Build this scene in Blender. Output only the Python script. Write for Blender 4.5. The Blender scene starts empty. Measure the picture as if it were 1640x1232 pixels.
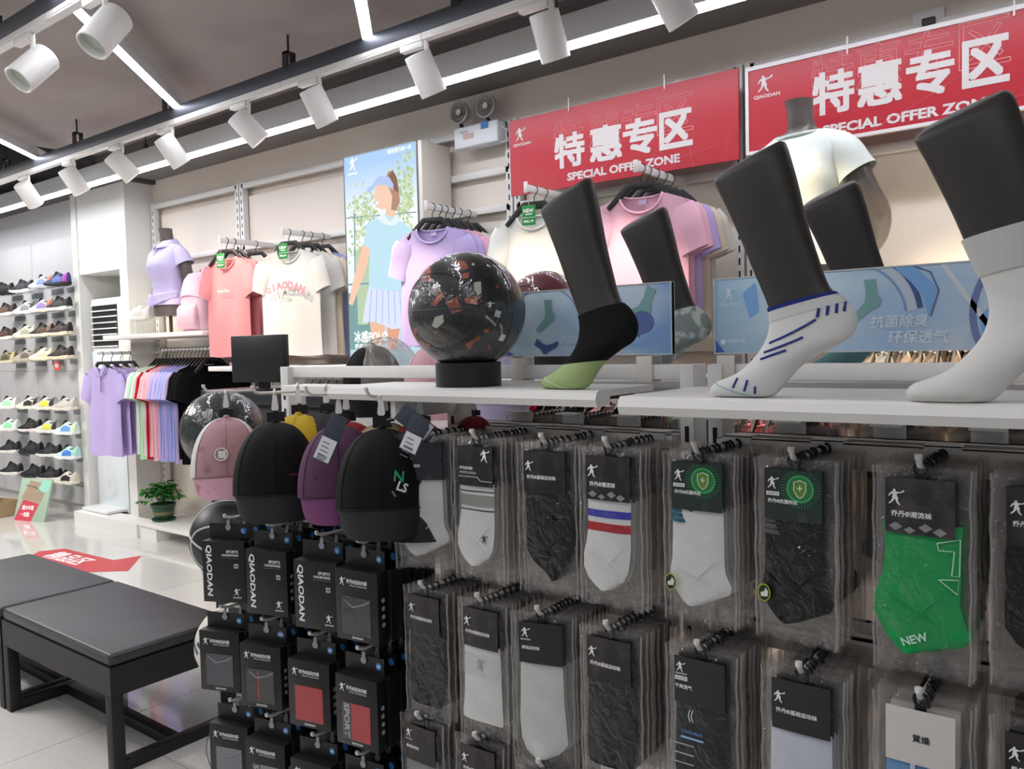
import bpy, math, random
from mathutils import Vector, Matrix, noise
random.seed(7)
ORD = 'first second third fourth fifth sixth seventh eighth ninth tenth eleventh twelfth thirteenth fourteenth fifteenth sixteenth seventeenth eighteenth nineteenth twentieth'.split()
def ordw(n):
    if n < 20: return ORD[n]
    t = {2: 'twenty', 3: 'thirty', 4: 'forty', 5: 'fifty'}[(n + 1) // 10]; r = (n + 1) % 10
    return (t[:-1] + 'ieth') if r == 0 else t + '-' + ORD[r - 1]

S = bpy.context.scene
COL = S.collection
PI = math.pi
R90 = PI / 2
# ------------------------------------------------------------------ camera
F, CX, CY, EYE = 1300.0, 820.0, 616.0, 1.5
def _n(v): return Vector(v).normalized()
_left = _n((-1707, 16, -F)); _up = _n((-660, 27400, F))
_left = (_left - _up * _left.dot(_up)).normalized()
_X = -_left; _Y = _up.cross(_X)
ROT = Matrix((_X, _Y, _up))
cd = bpy.data.cameras.new('camera'); cam = bpy.data.objects.new('camera', cd); COL.objects.link(cam)
cd.sensor_width = 36; cd.lens = F / 1640 * 36; cd.clip_start = .05; cd.clip_end = 60
cam.matrix_world = Matrix.Translation((0, 0, EYE)) @ ROT.to_4x4()
S.camera = cam
def P(px, py, x=None, y=None, z=None):
    """where the sight line through a pixel meets the plane x=, y= or z= of the room"""
    d = ROT @ Vector(((px - CX) / F, -(py - CY) / F, -1))
    t = y / d.y if y is not None else (x / d.x if x is not None else (z - EYE) / d.z)
    return Vector((0, 0, EYE)) + d * t
# ------------------------------------------------------------------ world, exposure, fill lamps
w = bpy.data.worlds.new('world'); S.world = w; w.use_nodes = True
w.node_tree.nodes['Background'].inputs[0].default_value = (.86, .91, 1, 1)
w.node_tree.nodes['Background'].inputs[1].default_value = .33
S.view_settings.view_transform = 'Standard'; S.view_settings.look = 'None'
S.view_settings.exposure = 0.15; S.view_settings.gamma = 1; S.view_settings.use_curve_mapping = False
S.cycles.transparent_max_bounces = 28; S.cycles.max_bounces = 7; S.cycles.use_denoising = True
S.cycles.sample_clamp_indirect = 6
LAMP = 20.0        # linear lamps
SPOTW = 44        # track spots, watts
AREAW = 95
def area(name, loc, sx, sy, watts, col=(1, .97, .93)):
    l = bpy.data.lights.new(name, 'AREA'); l.shape = 'RECTANGLE'; l.size = sx; l.size_y = sy; l.energy = watts; l.color = col
    o = bpy.data.objects.new(name, l); COL.objects.link(o); o.location = loc
    return o
# unseen fill lamps added behind and beside the camera to brighten floor and goods
area('added_fill_light', (-2.4, -0.6, 3.05), 1.2, 1.2, 14)
area('added_fill_light', (0.9, -0.4, 3.05), 1.2, 1.2, 10)
area('added_fill_light', (-5.4, 0.3, 3.05), 1.2, 1.2, AREAW)
area('added_fill_light', (-8.6, 1.6, 3.05), 1.2, 1.2, AREAW)
HOUSE_LAMPS = [((-4.6, -1.6), (-.6, -.9)), ((-3.6, -2.8), (.6, -2.3)), ((-6.6, .2), (-3.2, -.4)), ((.1, -.2), (2.6, -1.6))]
# ------------------------------------------------------------------ materials
def hexc(h):
    h = h.lstrip('#'); c = [int(h[i:i + 2], 16) / 255 for i in (0, 2, 4)]
    return tuple((x / 12.92 if x <= .04045 else ((x + .055) / 1.055) ** 2.4) for x in c) + (1,)
_M = {}
def M(h, rough=.5, metal=0, bump=0, bscale=60, mott=None, mscale=4, mlo=.4, mhi=.6, spec=.5, coat=0, aniso=None, dist=.002, sheen=0):
    key = (h, rough, metal, bump, bscale, mott, mscale, mlo, mhi, spec, coat, aniso, dist, sheen)
    if key in _M: return _M[key]
    m = bpy.data.materials.new('m' + h.strip('#')); m.use_nodes = True
    nt = m.node_tree; b = nt.nodes['Principled BSDF']
    b.inputs['Base Color'].default_value = hexc(h); b.inputs['Roughness'].default_value = rough
    b.inputs['Metallic'].default_value = metal; b.inputs['Specular IOR Level'].default_value = spec
    b.inputs['Coat Weight'].default_value = coat; b.inputs['Coat Roughness'].default_value = .08
    b.inputs['Sheen Weight'].default_value = sheen
    tc = None
    if mott or bump:
        tc = nt.nodes.new('ShaderNodeTexCoord'); mp = nt.nodes.new('ShaderNodeMapping')
        nt.links.new(tc.outputs['Object'], mp.inputs[0])
        if aniso: mp.inputs['Scale'].default_value = aniso
    if mott:
        n = nt.nodes.new('ShaderNodeTexNoise'); n.inputs['Scale'].default_value = mscale; n.inputs['Detail'].default_value = 5
        r = nt.nodes.new('ShaderNodeMapRange'); r.inputs[1].default_value = mlo; r.inputs[2].default_value = mhi
        x = nt.nodes.new('ShaderNodeMix'); x.data_type = 'RGBA'
        x.inputs[6].default_value = hexc(h); x.inputs[7].default_value = hexc(mott)
        nt.links.new(mp.outputs[0], n.inputs['Vector']); nt.links.new(n.outputs[0], r.inputs[0])
        nt.links.new(r.outputs[0], x.inputs[0]); nt.links.new(x.outputs[2], b.inputs['Base Color'])
    if bump:
        n = nt.nodes.new('ShaderNodeTexNoise'); n.inputs['Scale'].default_value = bscale; n.inputs['Detail'].default_value = 3
        bp = nt.nodes.new('ShaderNodeBump'); bp.inputs['Strength'].default_value = bump; bp.inputs['Distance'].default_value = dist
        nt.links.new(mp.outputs[0], n.inputs['Vector']); nt.links.new(n.outputs[0], bp.inputs['Height'])
        nt.links.new(bp.outputs[0], b.inputs['Normal'])
    _M[key] = m
    return m
def emit(h, k):
    key = ('e', h, k)
    if key in _M: return _M[key]
    m = bpy.data.materials.new('glow'); m.use_nodes = True; nt = m.node_tree; nt.nodes.clear()
    e = nt.nodes.new('ShaderNodeEmission'); e.inputs[0].default_value = hexc(h); e.inputs[1].default_value = k
    o = nt.nodes.new('ShaderNodeOutputMaterial'); nt.links.new(e.outputs[0], o.inputs[0])
    _M[key] = m; return m
def film(key='film', base=.035, rough=.045, scale=26, strength=1.0, tint=(.965, .965, .965, 1), haze=.0, top=.26):
    if key in _M: return _M[key]
    m = bpy.data.materials.new(key); m.use_nodes = True; nt = m.node_tree; nt.nodes.clear(); N = nt.nodes.new; L = nt.links.new
    t = N('ShaderNodeBsdfTransparent'); t.inputs[0].default_value = tint
    g = N('ShaderNodeBsdfGlossy'); g.inputs['Roughness'].default_value = rough
    fr = N('ShaderNodeLayerWeight'); fr.inputs[0].default_value = .28
    mr = N('ShaderNodeMapRange'); mr.inputs[3].default_value = base; mr.inputs[4].default_value = top
    mx = N('ShaderNodeMixShader'); out = N('ShaderNodeOutputMaterial')
    tc = N('ShaderNodeTexCoord'); no = N('ShaderNodeTexNoise'); no.inputs['Scale'].default_value = scale; no.inputs['Detail'].default_value = 3
    no.inputs['Distortion'].default_value = 2.2
    bp = N('ShaderNodeBump'); bp.inputs['Strength'].default_value = strength; bp.inputs['Distance'].default_value = .007
    L(tc.outputs['Object'], no.inputs['Vector']); L(no.outputs[0], bp.inputs['Height'])
    L(bp.outputs[0], g.inputs['Normal']); L(bp.outputs[0], fr.inputs['Normal'])
    L(fr.outputs['Facing'], mr.inputs[0]); L(mr.outputs[0], mx.inputs[0]); L(t.outputs[0], mx.inputs[1]); L(g.outputs[0], mx.inputs[2])
    if haze:
        df = N('ShaderNodeBsdfDiffuse'); df.inputs[0].default_value = (.62, .57, .53, 1); m2 = N('ShaderNodeMixShader'); m2.inputs[0].default_value = haze
        L(mx.outputs[0], m2.inputs[1]); L(df.outputs[0], m2.inputs[2]); L(m2.outputs[0], out.inputs[0])
    else: L(mx.outputs[0], out.inputs[0])
    _M[key] = m; return m
def glass():
    if 'glass' in _M: return _M['glass']
    return film('glass', base=.06, rough=.03, scale=1, strength=0, tint=(.96, .98, .98, 1))
def knit(h, h2=None, ribs=0, rough=.85):
    """knitted cloth: fine vertical or horizontal rib relief"""
    key = ('knit', h, ribs)
    if key in _M: return _M[key]
    m = bpy.data.materials.new('knit'); m.use_nodes = True; nt = m.node_tree; b = nt.nodes['Principled BSDF']; N = nt.nodes.new; L = nt.links.new
    b.inputs['Base Color'].default_value = hexc(h); b.inputs['Roughness'].default_value = rough; b.inputs['Specular IOR Level'].default_value = .2
    tc = N('ShaderNodeTexCoord'); wv = N('ShaderNodeTexWave'); wv.inputs['Scale'].default_value = ribs or 180; wv.bands_direction = 'X' if ribs else 'Z'
    wv.inputs['Distortion'].default_value = .6
    bp = N('ShaderNodeBump'); bp.inputs['Strength'].default_value = .5 if ribs else .09; bp.inputs['Distance'].default_value = .0015
    L(tc.outputs['Object'], wv.inputs['Vector']); L(wv.outputs[1], bp.inputs['Height']); L(bp.outputs[0], b.inputs['Normal'])
    _M[key] = m; return m
WHITE = M('#eceae6', .38); WHITE2 = M('#e2e1dd', .42); RAIL = M('#e0dad3', .45)
BLACKP = M('#0d0d0e', .42); BLACKC = M('#101012', .8, spec=.2); INK = M('#f4f4f2', .6)
SLOT = M('#15161a', .8)
# ------------------------------------------------------------------ mesh building
class MB:
    def __init__(s): s.v = []; s.f = []; s.m = []
    def add(s, vs, fs, mi=0):
        o = len(s.v); s.v += [tuple(p) for p in vs]; s.f += [tuple(i + o for i in f) for f in fs]; s.m += [mi] * len(fs); return s
    def box(s, x0, y0, z0, x1, y1, z1, mi=0):
        vs = [(x, y, z) for z in (z0, z1) for y in (y0, y1) for x in (x0, x1)]
        return s.add(vs, [(0, 2, 3, 1), (4, 5, 7, 6), (0, 1, 5, 4), (2, 6, 7, 3), (0, 4, 6, 2), (1, 3, 7, 5)], mi)
    def rings(s, rs, closed=True, caps=True, mi=0, mis=None):
        n = len(rs[0]); vs = [p for r in rs for p in r]
        o = len(s.v); s.v += [tuple(p) for p in vs]
        for i in range(len(rs) - 1):
            for j in range(n if closed else n - 1):
                k = (j + 1) % n
                s.f.append((o + i * n + j, o + i * n + k, o + (i + 1) * n + k, o + (i + 1) * n + j)); s.m.append(mis[i] if mis else mi)
        if caps and closed:
            s.f.append(tuple(o + j for j in range(n))[::-1]); s.m.append(mis[0] if mis else mi)
            s.f.append(tuple(o + (len(rs) - 1) * n + j for j in range(n))); s.m.append(mis[-1] if mis else mi)
        return s
    def tube(s, pts, r, n=8, mi=0, caps=True, loop=False):
        pts = [Vector(p) for p in pts]; q = len(pts); rr = r if isinstance(r, (list, tuple)) else [r] * q
        rs = []; u = None
        for i, p in enumerate(pts):
            a = pts[(i - 1) % q] if (loop or i) else p; b = pts[(i + 1) % q] if (loop or i < q - 1) else p
            t = (b - a).normalized()
            if u is None: u = t.orthogonal().normalized()
            else: u = (u - t * u.dot(t)); u = u.normalized() if u.length > 1e-6 else t.orthogonal().normalized()
            w_ = t.cross(u)
            rs.append([p + (u * math.cos(2 * PI * k / n) + w_ * math.sin(2 * PI * k / n)) * rr[i] for k in range(n)])
        if loop: rs.append(rs[0])
        return s.rings(rs, caps=caps and not loop, mi=mi)
    def lathe(s, prof, n=24, mi=0, c=(0, 0, 0), axis='z'):
        rs = []
        for r, z in prof:
            ring = []
            for k in range(n):
                a = 2 * PI * k / n; x, y = r * math.cos(a), r * math.sin(a)
                ring.append({'z': (c[0] + x, c[1] + y, c[2] + z), 'y': (c[0] + x, c[1] + z, c[2] - y), 'x': (c[0] + z, c[1] + x, c[2] + y)}[axis])
            rs.append(ring)
        return s.rings(rs, mi=mi)
    def prism(s, poly, y0, y1, mi=0):
        """polygon in the XZ plane given thickness along Y"""
        n = len(poly); a = sum(poly[i][0] * poly[(i + 1) % n][1] - poly[(i + 1) % n][0] * poly[i][1] for i in range(n))
        if a < 0: poly = poly[::-1]
        vs = [(x, y0, z) for x, z in poly] + [(x, y1, z) for x, z in poly]
        fs = [tuple(range(n)), tuple(range(2 * n - 1, n - 1, -1))] + [(i, i + n, (i + 1) % n + n, (i + 1) % n) for i in range(n)]
        return s.add(vs, fs, mi)
    def slab(s, poly, z0, z1, mi=0):
        n = len(poly); a = sum(poly[i][0] * poly[(i + 1) % n][1] - poly[(i + 1) % n][0] * poly[i][1] for i in range(n))
        if a < 0: poly = poly[::-1]
        vs = [(x, y, z0) for x, y in poly] + [(x, y, z1) for x, y in poly]
        fs = [tuple(range(n))[::-1], tuple(range(n, 2 * n))] + [(i, (i + 1) % n, (i + 1) % n + n, i + n) for i in range(n)]
        return s.add(vs, fs, mi)
    def grid(s, fn, nu, nv, mi=0, flip=False):
        vs = [fn(i / nu, j / nv) for j in range(nv + 1) for i in range(nu + 1)]
        fs = []
        for j in range(nv):
            for i in range(nu):
                a = j * (nu + 1) + i; q = (a, a + 1, a + nu + 2, a + nu + 1)
                fs.append(q[::-1] if flip else q)
        return s.add(vs, fs, mi)
    def mesh(s, name='mesh', smooth=35, bevel=0, seg=2):
        me = bpy.data.meshes.new(name); me.from_pydata(s.v, [], s.f)
        if any(s.m): me.polygons.foreach_set('material_index', s.m)
        if bevel:
            import bmesh
            bm = bmesh.new(); bm.from_mesh(me)
            ed = [e for e in bm.edges if len(e.link_faces) == 2 and e.calc_face_angle(0) > .6]
            bmesh.ops.bevel(bm, geom=ed, offset=bevel, segments=seg, affect='EDGES', profile=.5, clamp_overlap=True)
            bm.to_mesh(me); bm.free()
        if smooth:
            me.polygons.foreach_set('use_smooth', [True] * len(me.polygons)); me.set_sharp_from_angle(angle=math.radians(smooth))
        me.update(); return me
def put(name, me, mat, parent=None, loc=(0, 0, 0), rot=(0, 0, 0), scale=None, kind=None, label=None):
    if isinstance(me, MB): me = me.mesh(name)
    mats = mat if isinstance(mat, (list, tuple)) else [mat]
    while len(me.materials) < len(mats): me.materials.append(None)
    o = bpy.data.objects.new(name, me); COL.objects.link(o)
    for i, m in enumerate(mats):
        o.material_slots[i].link = 'OBJECT'; o.material_slots[i].material = m
    o.parent = parent; o.location = loc; o.rotation_euler = rot
    if scale: o.scale = scale
    if kind: o['kind'] = kind
    if label: o['label'] = label
    return o
def tag(o, label, cat, group=None, kind=None):
    o['label'] = label; o['category'] = cat
    if group: o['group'] = group
    if kind: o['kind'] = kind
    return o
def thing(name, label, cat, loc=(0, 0, 0), rot=0, group=None):
    o = bpy.data.objects.new(name, None); COL.objects.link(o); o.empty_display_size = .02
    o.location = loc; o.rotation_euler = rot if isinstance(rot, tuple) else (0, 0, rot)
    return tag(o, label, cat, group)
def dup(root, loc, rot=None, label=None, group=None, mats=None):
    r = root.copy(); COL.objects.link(r); r.location = loc
    if rot is not None: r.rotation_euler = rot if isinstance(rot, tuple) else (0, 0, rot)
    if label: r['label'] = label
    if group: r['group'] = group
    for ch in root.children:
        c = ch.copy(); COL.objects.link(c); c.parent = r
        for g in ch.children:
            d = g.copy(); COL.objects.link(d); d.parent = c
    return r
def smoothstep(a, b, x):
    t = max(0, min(1, (x - a) / (b - a))); return t * t * (3 - 2 * t)
# ------------------------------------------------------------------ lettering
_T = {}
def text_mesh(s, bold=0, outline=0):
    key = (s, bold, outline)
    if key in _T: return _T[key]
    cu = bpy.data.curves.new('t', 'FONT'); cu.body = s; cu.resolution_u = 2
    cjk = bold > 0 and any(ord(c) > 0x2000 for c in s)
    cu.offset = 0 if cjk else bold
    if outline:
        cu.fill_mode = 'NONE'; cu.bevel_depth = outline; cu.bevel_resolution = 0
    else: cu.extrude = .0
    o = bpy.data.objects.new('t', cu); COL.objects.link(o)
    bpy.context.view_layer.update()
    me = bpy.data.meshes.new_from_object(o.evaluated_get(bpy.context.evaluated_depsgraph_get()))
    bpy.data.objects.remove(o)
    if cjk and not outline:      # thicken the strokes: the same glyphs laid around themselves
        b = bold * (1.0 if len(s) < 2 else .8); n0 = len(me.vertices); vs = [v.co.copy() for v in me.vertices]; fs = [tuple(p.vertices) for p in me.polygons]
        V = []; FF = []
        for k, (dx, dy) in enumerate([(b, b), (-b, b), (b, -b), (-b, -b)] + ([(b, 0), (-b, 0), (0, b), (0, -b), (0, 0)] if len(s) < 2 else [])):
            V += [(v.x + dx, v.y + dy, k * .00011) for v in vs]; FF += [tuple(i + k * n0 for i in f) for f in fs]
        me = bpy.data.meshes.new('t'); me.from_pydata(V, [], FF)
    xs = [v.co.x for v in me.vertices] or [0, 1]; ys = [v.co.y for v in me.vertices] or [0, 1]
    x0, x1, y0, y1 = min(xs), max(xs), min(ys), max(ys)
    for v in me.vertices: v.co = ((v.co.x - x0) / (x1 - x0) - .5, (-v.co.z if cjk and not outline else (-v.co.z * .15 if outline else 0)), (v.co.y - y0) / (y1 - y0) - .5)
    me.materials.clear()
    _T[key] = (me, (x1 - x0) / (y1 - y0)); return _T[key]
def text(s, cx, cz, w_=None, h=None, y=0, mat=None, parent=None, rot=0, bold=.02, name='lettering', outline=0, shear=0, yaw=0):
    me, asp = text_mesh(s, bold, outline)
    if w_ is None: w_ = h * asp
    if h is None: h = w_ / asp
    if shear:
        k = (s, bold, outline, 'sh', shear, round(w_ / h, 3))
        if k not in _T:
            m2 = me.copy()
            for v in m2.vertices: v.co.x += v.co.z * shear * h / w_
            _T[k] = (m2, asp)
        me = _T[k][0]
    return put(name, me, mat or INK, parent, (cx, y, cz), (0, rot, yaw), (w_, 1, h))
def flat(poly, y, mat, parent, name='print', t=.0006):
    return put(name, MB().prism(poly, y - t, y), mat, parent)
# a basketball player leaping with the ball held out
PLAYER = [(.36, .98), (.44, 1.0), (.50, .95), (.50, .88), (.56, .84), (.66, .83), (.78, .84), (.86, .88), (.90, .94), (.97, .96), (1.0, .90), (.97, .84), (.90, .82),
          (.80, .77), (.68, .76), (.58, .72), (.57, .62), (.62, .54), (.66, .46), (.62, .36), (.66, .24), (.76, .10), (.74, .05), (.64, .12), (.54, .24), (.50, .36),
          (.46, .44), (.40, .34), (.30, .22), (.20, .16), (.14, .10), (.10, .14), (.16, .22), (.26, .32), (.32, .44), (.30, .54), (.34, .64), (.32, .74), (.22, .66), (.14, .56),
          (.09, .58), (.14, .70), (.24, .82), (.36, .86), (.34, .92)]
def player(cx, cz, h, y, mat, parent, name='emblem', flipx=False, rot=0):
    sx = -1 if flipx else 1
    key = ('player', flipx)
    if key not in _T:
        _T[key] = MB().prism([(sx * (x - .5) * .95, z - .5) for x, z in PLAYER], -.5, 0).mesh('player', smooth=0)
    return put(name, _T[key], mat, parent, (cx, y, cz), (0, rot, 0), (h, .0008, h))
# ================================================================== THE ROOM
GROUNDZ = 0
FLOORM = M('#d8d6d1', .07, mott='#cdcac5', mscale=70, mlo=.3, mhi=.8, coat=.5)
fl = put('floor', MB().box(-16, -5, -.05, 5, 6, -.004), M('#9c9a96', .6), kind='structure')
tile = MB().box(.002, .002, -.004, .798, .798, 0).mesh('tile', smooth=0)
for i in range(13):
    for j in range(8):
        x = -11.3 + .8 * i; y = -1.65 + .8 * j
        if y > 3.7: continue
        put('tile', tile, FLOORM, fl, (x, y, 0))
put('ceiling', MB().box(-6.7, -5, 3.12, 5, 3.3, 3.3), M('#aaa39f', .9, mott='#938c88', mscale=1.2, mlo=.3, mhi=.7, bump=.3, bscale=9, dist=.01), kind='structure')
put('ceiling', MB().box(-16, -5, 3.75, -6.7, 6, 3.85), M('#4a4847', .9), kind='structure')
put('ceiling', MB().box(-6.7, 3.28, 3.0, 5, 4.2, 3.1).box(-6.7, 3.28, 3.1, 5, 3.32, 3.2), M('#75726f', .85), kind='structure')
put('ceiling', MB().box(-16, 3.2, 2.97, -6.72, 4.2, 3.08), M('#5a5856', .85), kind='structure')
for k, (x, y) in enumerate([(-7.4, 0), (-8.9, 0), (-10.6, 0)]):
    put('ceiling_beam', MB().box(x, -4, 3.35, x + .35, 3.2, 3.75), M('#3c3a3a', .9), kind='structure')
d_ = MB().tube([(-12, 2.3, 3.17), (-6.75, 2.3, 3.17)], .16, 16); tag(put('air_duct', d_, M('#555558', .6)), 'dark round air duct under the dark grey part of the ceiling', 'duct')
WALLM = M('#e6dccf', .75, mott='#e0d5c8', mscale=1.5); WALLW = M('#e0dfda', .6)
WY = 3.85
put('wall_back', MB().box(-6.86, WY, 0, 5, WY + .1, 3.0), WALLM, kind='structure')
put('trim_1', MB().box(-6.86, WY - .05, 2.80, 5, WY, 3.0), WALLM, kind='structure')
# pillar block with the niche of the air conditioner
pil = MB()
pil.box(-7.74, 3.54, 0, -7.64, 4.2, 3.0); pil.box(-6.90, 3.54, 0, -6.77, 4.2, 3.0); pil.box(-7.62, 3.54, 2.24, -6.90, 4.2, 3.0)
pil.box(-7.62, 4.1, 0, -6.90, 4.2, 2.24)
put('pillar', pil, WALLW, kind='structure')
put('baseboard_left', MB().box(-7.56, 3.36, 0, -6.47, 3.54, .11), WHITE, kind='structure')
put('wall_left', MB().box(-16, 3.62, 0, -7.74, 3.72, 3.0), M('#c6c4c4', .6), kind='structure')
put('wall_far', MB().box(-14.2, -5, 0, -14, 3.6, 3.2), M('#cfcac4', .7), kind='structure')

# ------------------------------------------------------------------ ceiling lamps
def linear_lamp(name, a, b, wdt, hgt, z, label, k=LAMP, group=None, colh='#f4f6ff'):
    a = Vector(a); b = Vector(b); L = (b - a).length; ang = math.atan2(b.y - a.y, b.x - a.x)
    t = thing(name, label, 'lamp', (a.x, a.y, z), ang, group)
    put('housing', MB().box(0, -wdt / 2, 0.004, L, wdt / 2, hgt).mesh(bevel=.003), M('#d7d8d9', .5), t)
    put('diffuser', MB().box(.01, -wdt * .42, 0, L - .01, wdt * .42, .006), emit(colh, k), t)
    n = max(2, int(L / 1.6))
    for i in range(n):
        x = L * (i + .5) / n
        put('suspension_wire', MB().tube([(x, 0, hgt), (x, 0, 3.12 - z)], .004, 6).box(x - .015, -.01, hgt, x + .015, .01, hgt + .05), M('#3a3a3c', .5, .5), t)
    return t
linear_lamp('linear_lamp', (-6.6, 3.16), (0.6, 3.16), .10, .125, 2.85, 'long white linear lamp running beside the display wall', LAMP)
linear_lamp('linear_lamp', (-12.5, 3.16), (-6.61, 3.16), .10, .125, 2.85, 'long white linear lamp section above the shoe wall', LAMP)
DG = [((-3.461, 1.605), (-4.66, 2.874), 'slanting linear lamp ending at the spot track above the polo mannequin'), ((-6.005, 2.315), (-6.612, 2.943), 'slanting linear lamp above the shoe wall, at the left picture edge'),
      ((-2.562, 2.375), (-2.976, 2.822), 'short visible slanting linear lamp above the light box')]
dv = Vector((-1.199, 1.269)).normalized()
for a, b, lb in DG:
    b = Vector(b) ; a2 = b - dv * 4.2
    linear_lamp('diagonal_lamp', a2, b - dv * .12, .055, .075, 2.95, lb, LAMP)
for k, (a, b) in enumerate(HOUSE_LAMPS): linear_lamp('linear_lamp', a, b, .055, .075, 2.95, 'linear lamp of the sales floor behind the viewer, ' + ORD[k], LAMP * .8)
# spot track: dark carrier channel, white track, adapters and heads
def track(y, x0, x1, xs, lab, lens):
    t = thing('lighting_track', lab, 'track', (0, y, 2.86))
    put('carrier_channel', MB().box(x0, -.02, .03, x1, .025, .10).mesh(bevel=.002), M('#4b4e56', .5, .3), t)
    x = x0
    while x < x1:
        put('track_rail', MB().box(x, -.018, 0, min(x + 1.0, x1) - .004, .018, .03).box(x + .06, -.020, .010, min(x + .9, x1), -.0175, .018), WHITE, t); x += 1.0
    x = x0 + .3
    while x < x1:
        put('hanger_bracket', MB().box(x - .02, -.025, .09, x + .02, -.015, .17).box(x - .02, .02, .09, x + .02, .03, .17).box(x - .02, -.025, .16, x + .02, .03, .17).tube([(x, 0, .17), (x, 0, .26)], .006, 6), M('#3c3c40', .5, .5), t); x += 1.15
    for (hx, az, tilt, lb) in xs:
        s = thing('track_spotlight', lb, 'spotlight', (hx, y, 2.86), 0, None)
        put('adapter', MB().box(-.09, -.017, -.028, .05, .017, 0).mesh(bevel=.004), WHITE, s)
        put('yoke', MB().tube([(.055, 0, 0), (.062, 0, -.03), (.055, 0, -.075), (.05, 0, -.10)], .011, 8), WHITE, s)
        d = Vector((math.cos(az) * math.sin(tilt), math.sin(az) * math.sin(tilt), -math.cos(tilt)))
        q = d.to_track_quat('Z', 'Y'); c = Vector((.05, 0, -.145))
        hm = MB().lathe([(.034, -.092), (.056, -.090), (.060, -.085), (.060, .090), (.056, .093), (.052, .090), (.050, .055)], 28)
        h = put('lamp_head', hm.mesh(smooth=40), WHITE, s, c); h.rotation_euler = q.to_euler()
        put('lens', MB().lathe([(.001, .058), (.050, .060), (.050, .062), (.001, .063)], 24), emit('#fff1dc', 3.0) if lens is None else lens, h)
        l = bpy.data.lights.new('spot_beam', 'SPOT'); l.energy = SPOTW * (2.1 if hx > -2.0 else 1.25 if hx > -4 else 1); l.color = (1, .80, .58); l.spot_size = math.radians(46); l.spot_blend = .7; l.shadow_soft_size = .04
        lo = bpy.data.objects.new('spot_beam', l); COL.objects.link(lo); lo.location = Vector((hx, y, 2.86)) + c + d * .105; lo.rotation_euler = d.to_track_quat('-Z', 'Y').to_euler()
names = ['last on the left', 'eighth from the right', 'seventh from the right', 'sixth from the right', 'fifth from the right', 'fourth from the right', 'third from the right', 'second from the right', 'nearest the right edge']
hs = []
for (px, py), nm, az, tl in zip([(45, 290), (118, 275), (195, 250), (275, 222), (397, 190), (510, 150), (681, 98), (880, 30), (1075, -12)], names,
                                [1.9, 1.3, 1.2, 1.25, 1.1, 1.3, 1.35, 1.5, 1.0], [.7, .55, .75, .6, .75, .5, .5, .42, .6]):
    p = P(px, py, y=2.70); hs.append((p.x - .05, az, tl, 'white cylindrical track spotlight on the long track, ' + nm))
hs.append((-.55, 1.6, .6, 'white cylindrical track spotlight on the long track, beyond the right picture edge'))
track(2.70, -9.5, 1.0, hs, 'long white spotlight track on a dark carrier rail beside the linear lamp', None)
hs = []
for (px, py), nm, az, tl in zip([(50, 55), (165, -25)], ['left one of the two near heads', 'right one of the two near heads'], [-1.5, -1.5], [.75, .65]):
    p = P(px, py, y=1.56); hs.append((p.x - .05, az, tl, 'large looking white track spotlight at top left, ' + nm))
track(1.56, -5.5, -.5, hs, 'nearer white spotlight track at the top left corner', M('#b9c0b4', .35, bump=.6, bscale=200))
# ================================================================== THE GONDOLA
GY = 1.45
gon = thing('gondola_rack', 'white double-sided slotted metal gondola carrying socks, caps and boxed underwear', 'display rack', (-.9, GY, 0))
def gput(name, mb, mat, bevel=0, **k): return put(name, mb.mesh(bevel=bevel), mat, gon, (.9, -GY, 0), **k)
for px in (-1.885, -1.26, -.668, -.612, 0.03):
    w2 = .014 if px in (-.668, -.612) else .017
    u = gput('upright', MB().box(px - w2, GY - .03, .0, px + w2, GY + .03, 1.457), WHITE2, .002)
    sl = MB()
    for k in range(24): sl.box(px - .004, GY - .0315, .10 + k * .055, px + .004, GY - .0295, .13 + k * .055)
    put('slot', sl, SLOT, u, kind='stuff')
for a, b in ((-1.868, -.682), (-.598, .6)):
    gput('crossbar', MB().box(a, GY - .015, 1.427, b, GY + .015, 1.457), WHITE, .002)
gput('base_deck', MB().box(-1.9, 1.12, .0, .6, 1.80, .14), WHITE2, .004)
RZ = (1.325, 1.0, .715, .43)
for z in RZ:
    for a, b in ((-1.243, -.684), (-.596, .012)):
        gput('rail', MB().box(a, 1.388, z - .042, b, 1.405, z).box(a, 1.388, z - .002, b, 1.425, z), RAIL, .0015)
        gput('rail', MB().box(a, 1.485, z - .042, b, 1.502, z).box(a, 1.47, z - .002, b, 1.502, z), RAIL, .0015)
for z in (1.09, .845, .60, .36):
    gput('rail', MB().box(-1.868, 1.388, z - .03, -1.277, 1.405, z), RAIL, .0015)
gput('rail', MB().box(-1.78, 1.33, 1.384, -1.24, 1.352, 1.411).box(-1.78, 1.352, 1.40, -1.24, 1.42, 1.411), WHITE, .002)
gput('bracket', MB().box(-1.29, 1.21, 1.385, -1.275, 1.42, 1.412).box(-1.26, 1.22, 1.35, -1.245, 1.42, 1.39), WHITE, .002)
_h = {}
def hook(x, z, y0=1.388, y1=1.21, r=.0042, plate=True, back=False, tip=.02):
    key = (round(y0 - y1, 3), r, plate, tip)
    if key not in _h:
        L = y0 - y1; m = MB().tube([(0, 0, 0), (0, -L + .018, .003), (0, -L + .006, .006), (0, -L - .002, tip - .004), (0, -L - .003, tip)], r, 10)
        m.tube([(0, -L - .003, tip - .004), (0, -L - .003, tip + .003)], r * 1.25, 10)
        if plate: m.box(-.026, -.006, -.036, .026, .002, .014).box(-.026, -.006, .012, .026, .03, .015)
        _h[key] = m.mesh('hook', smooth=40)
    return put('hook', _h[key], WHITE2, gon, (x + .9, (y0 if not back else y0) - GY, z), (0, 0, PI if back else 0))
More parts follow.
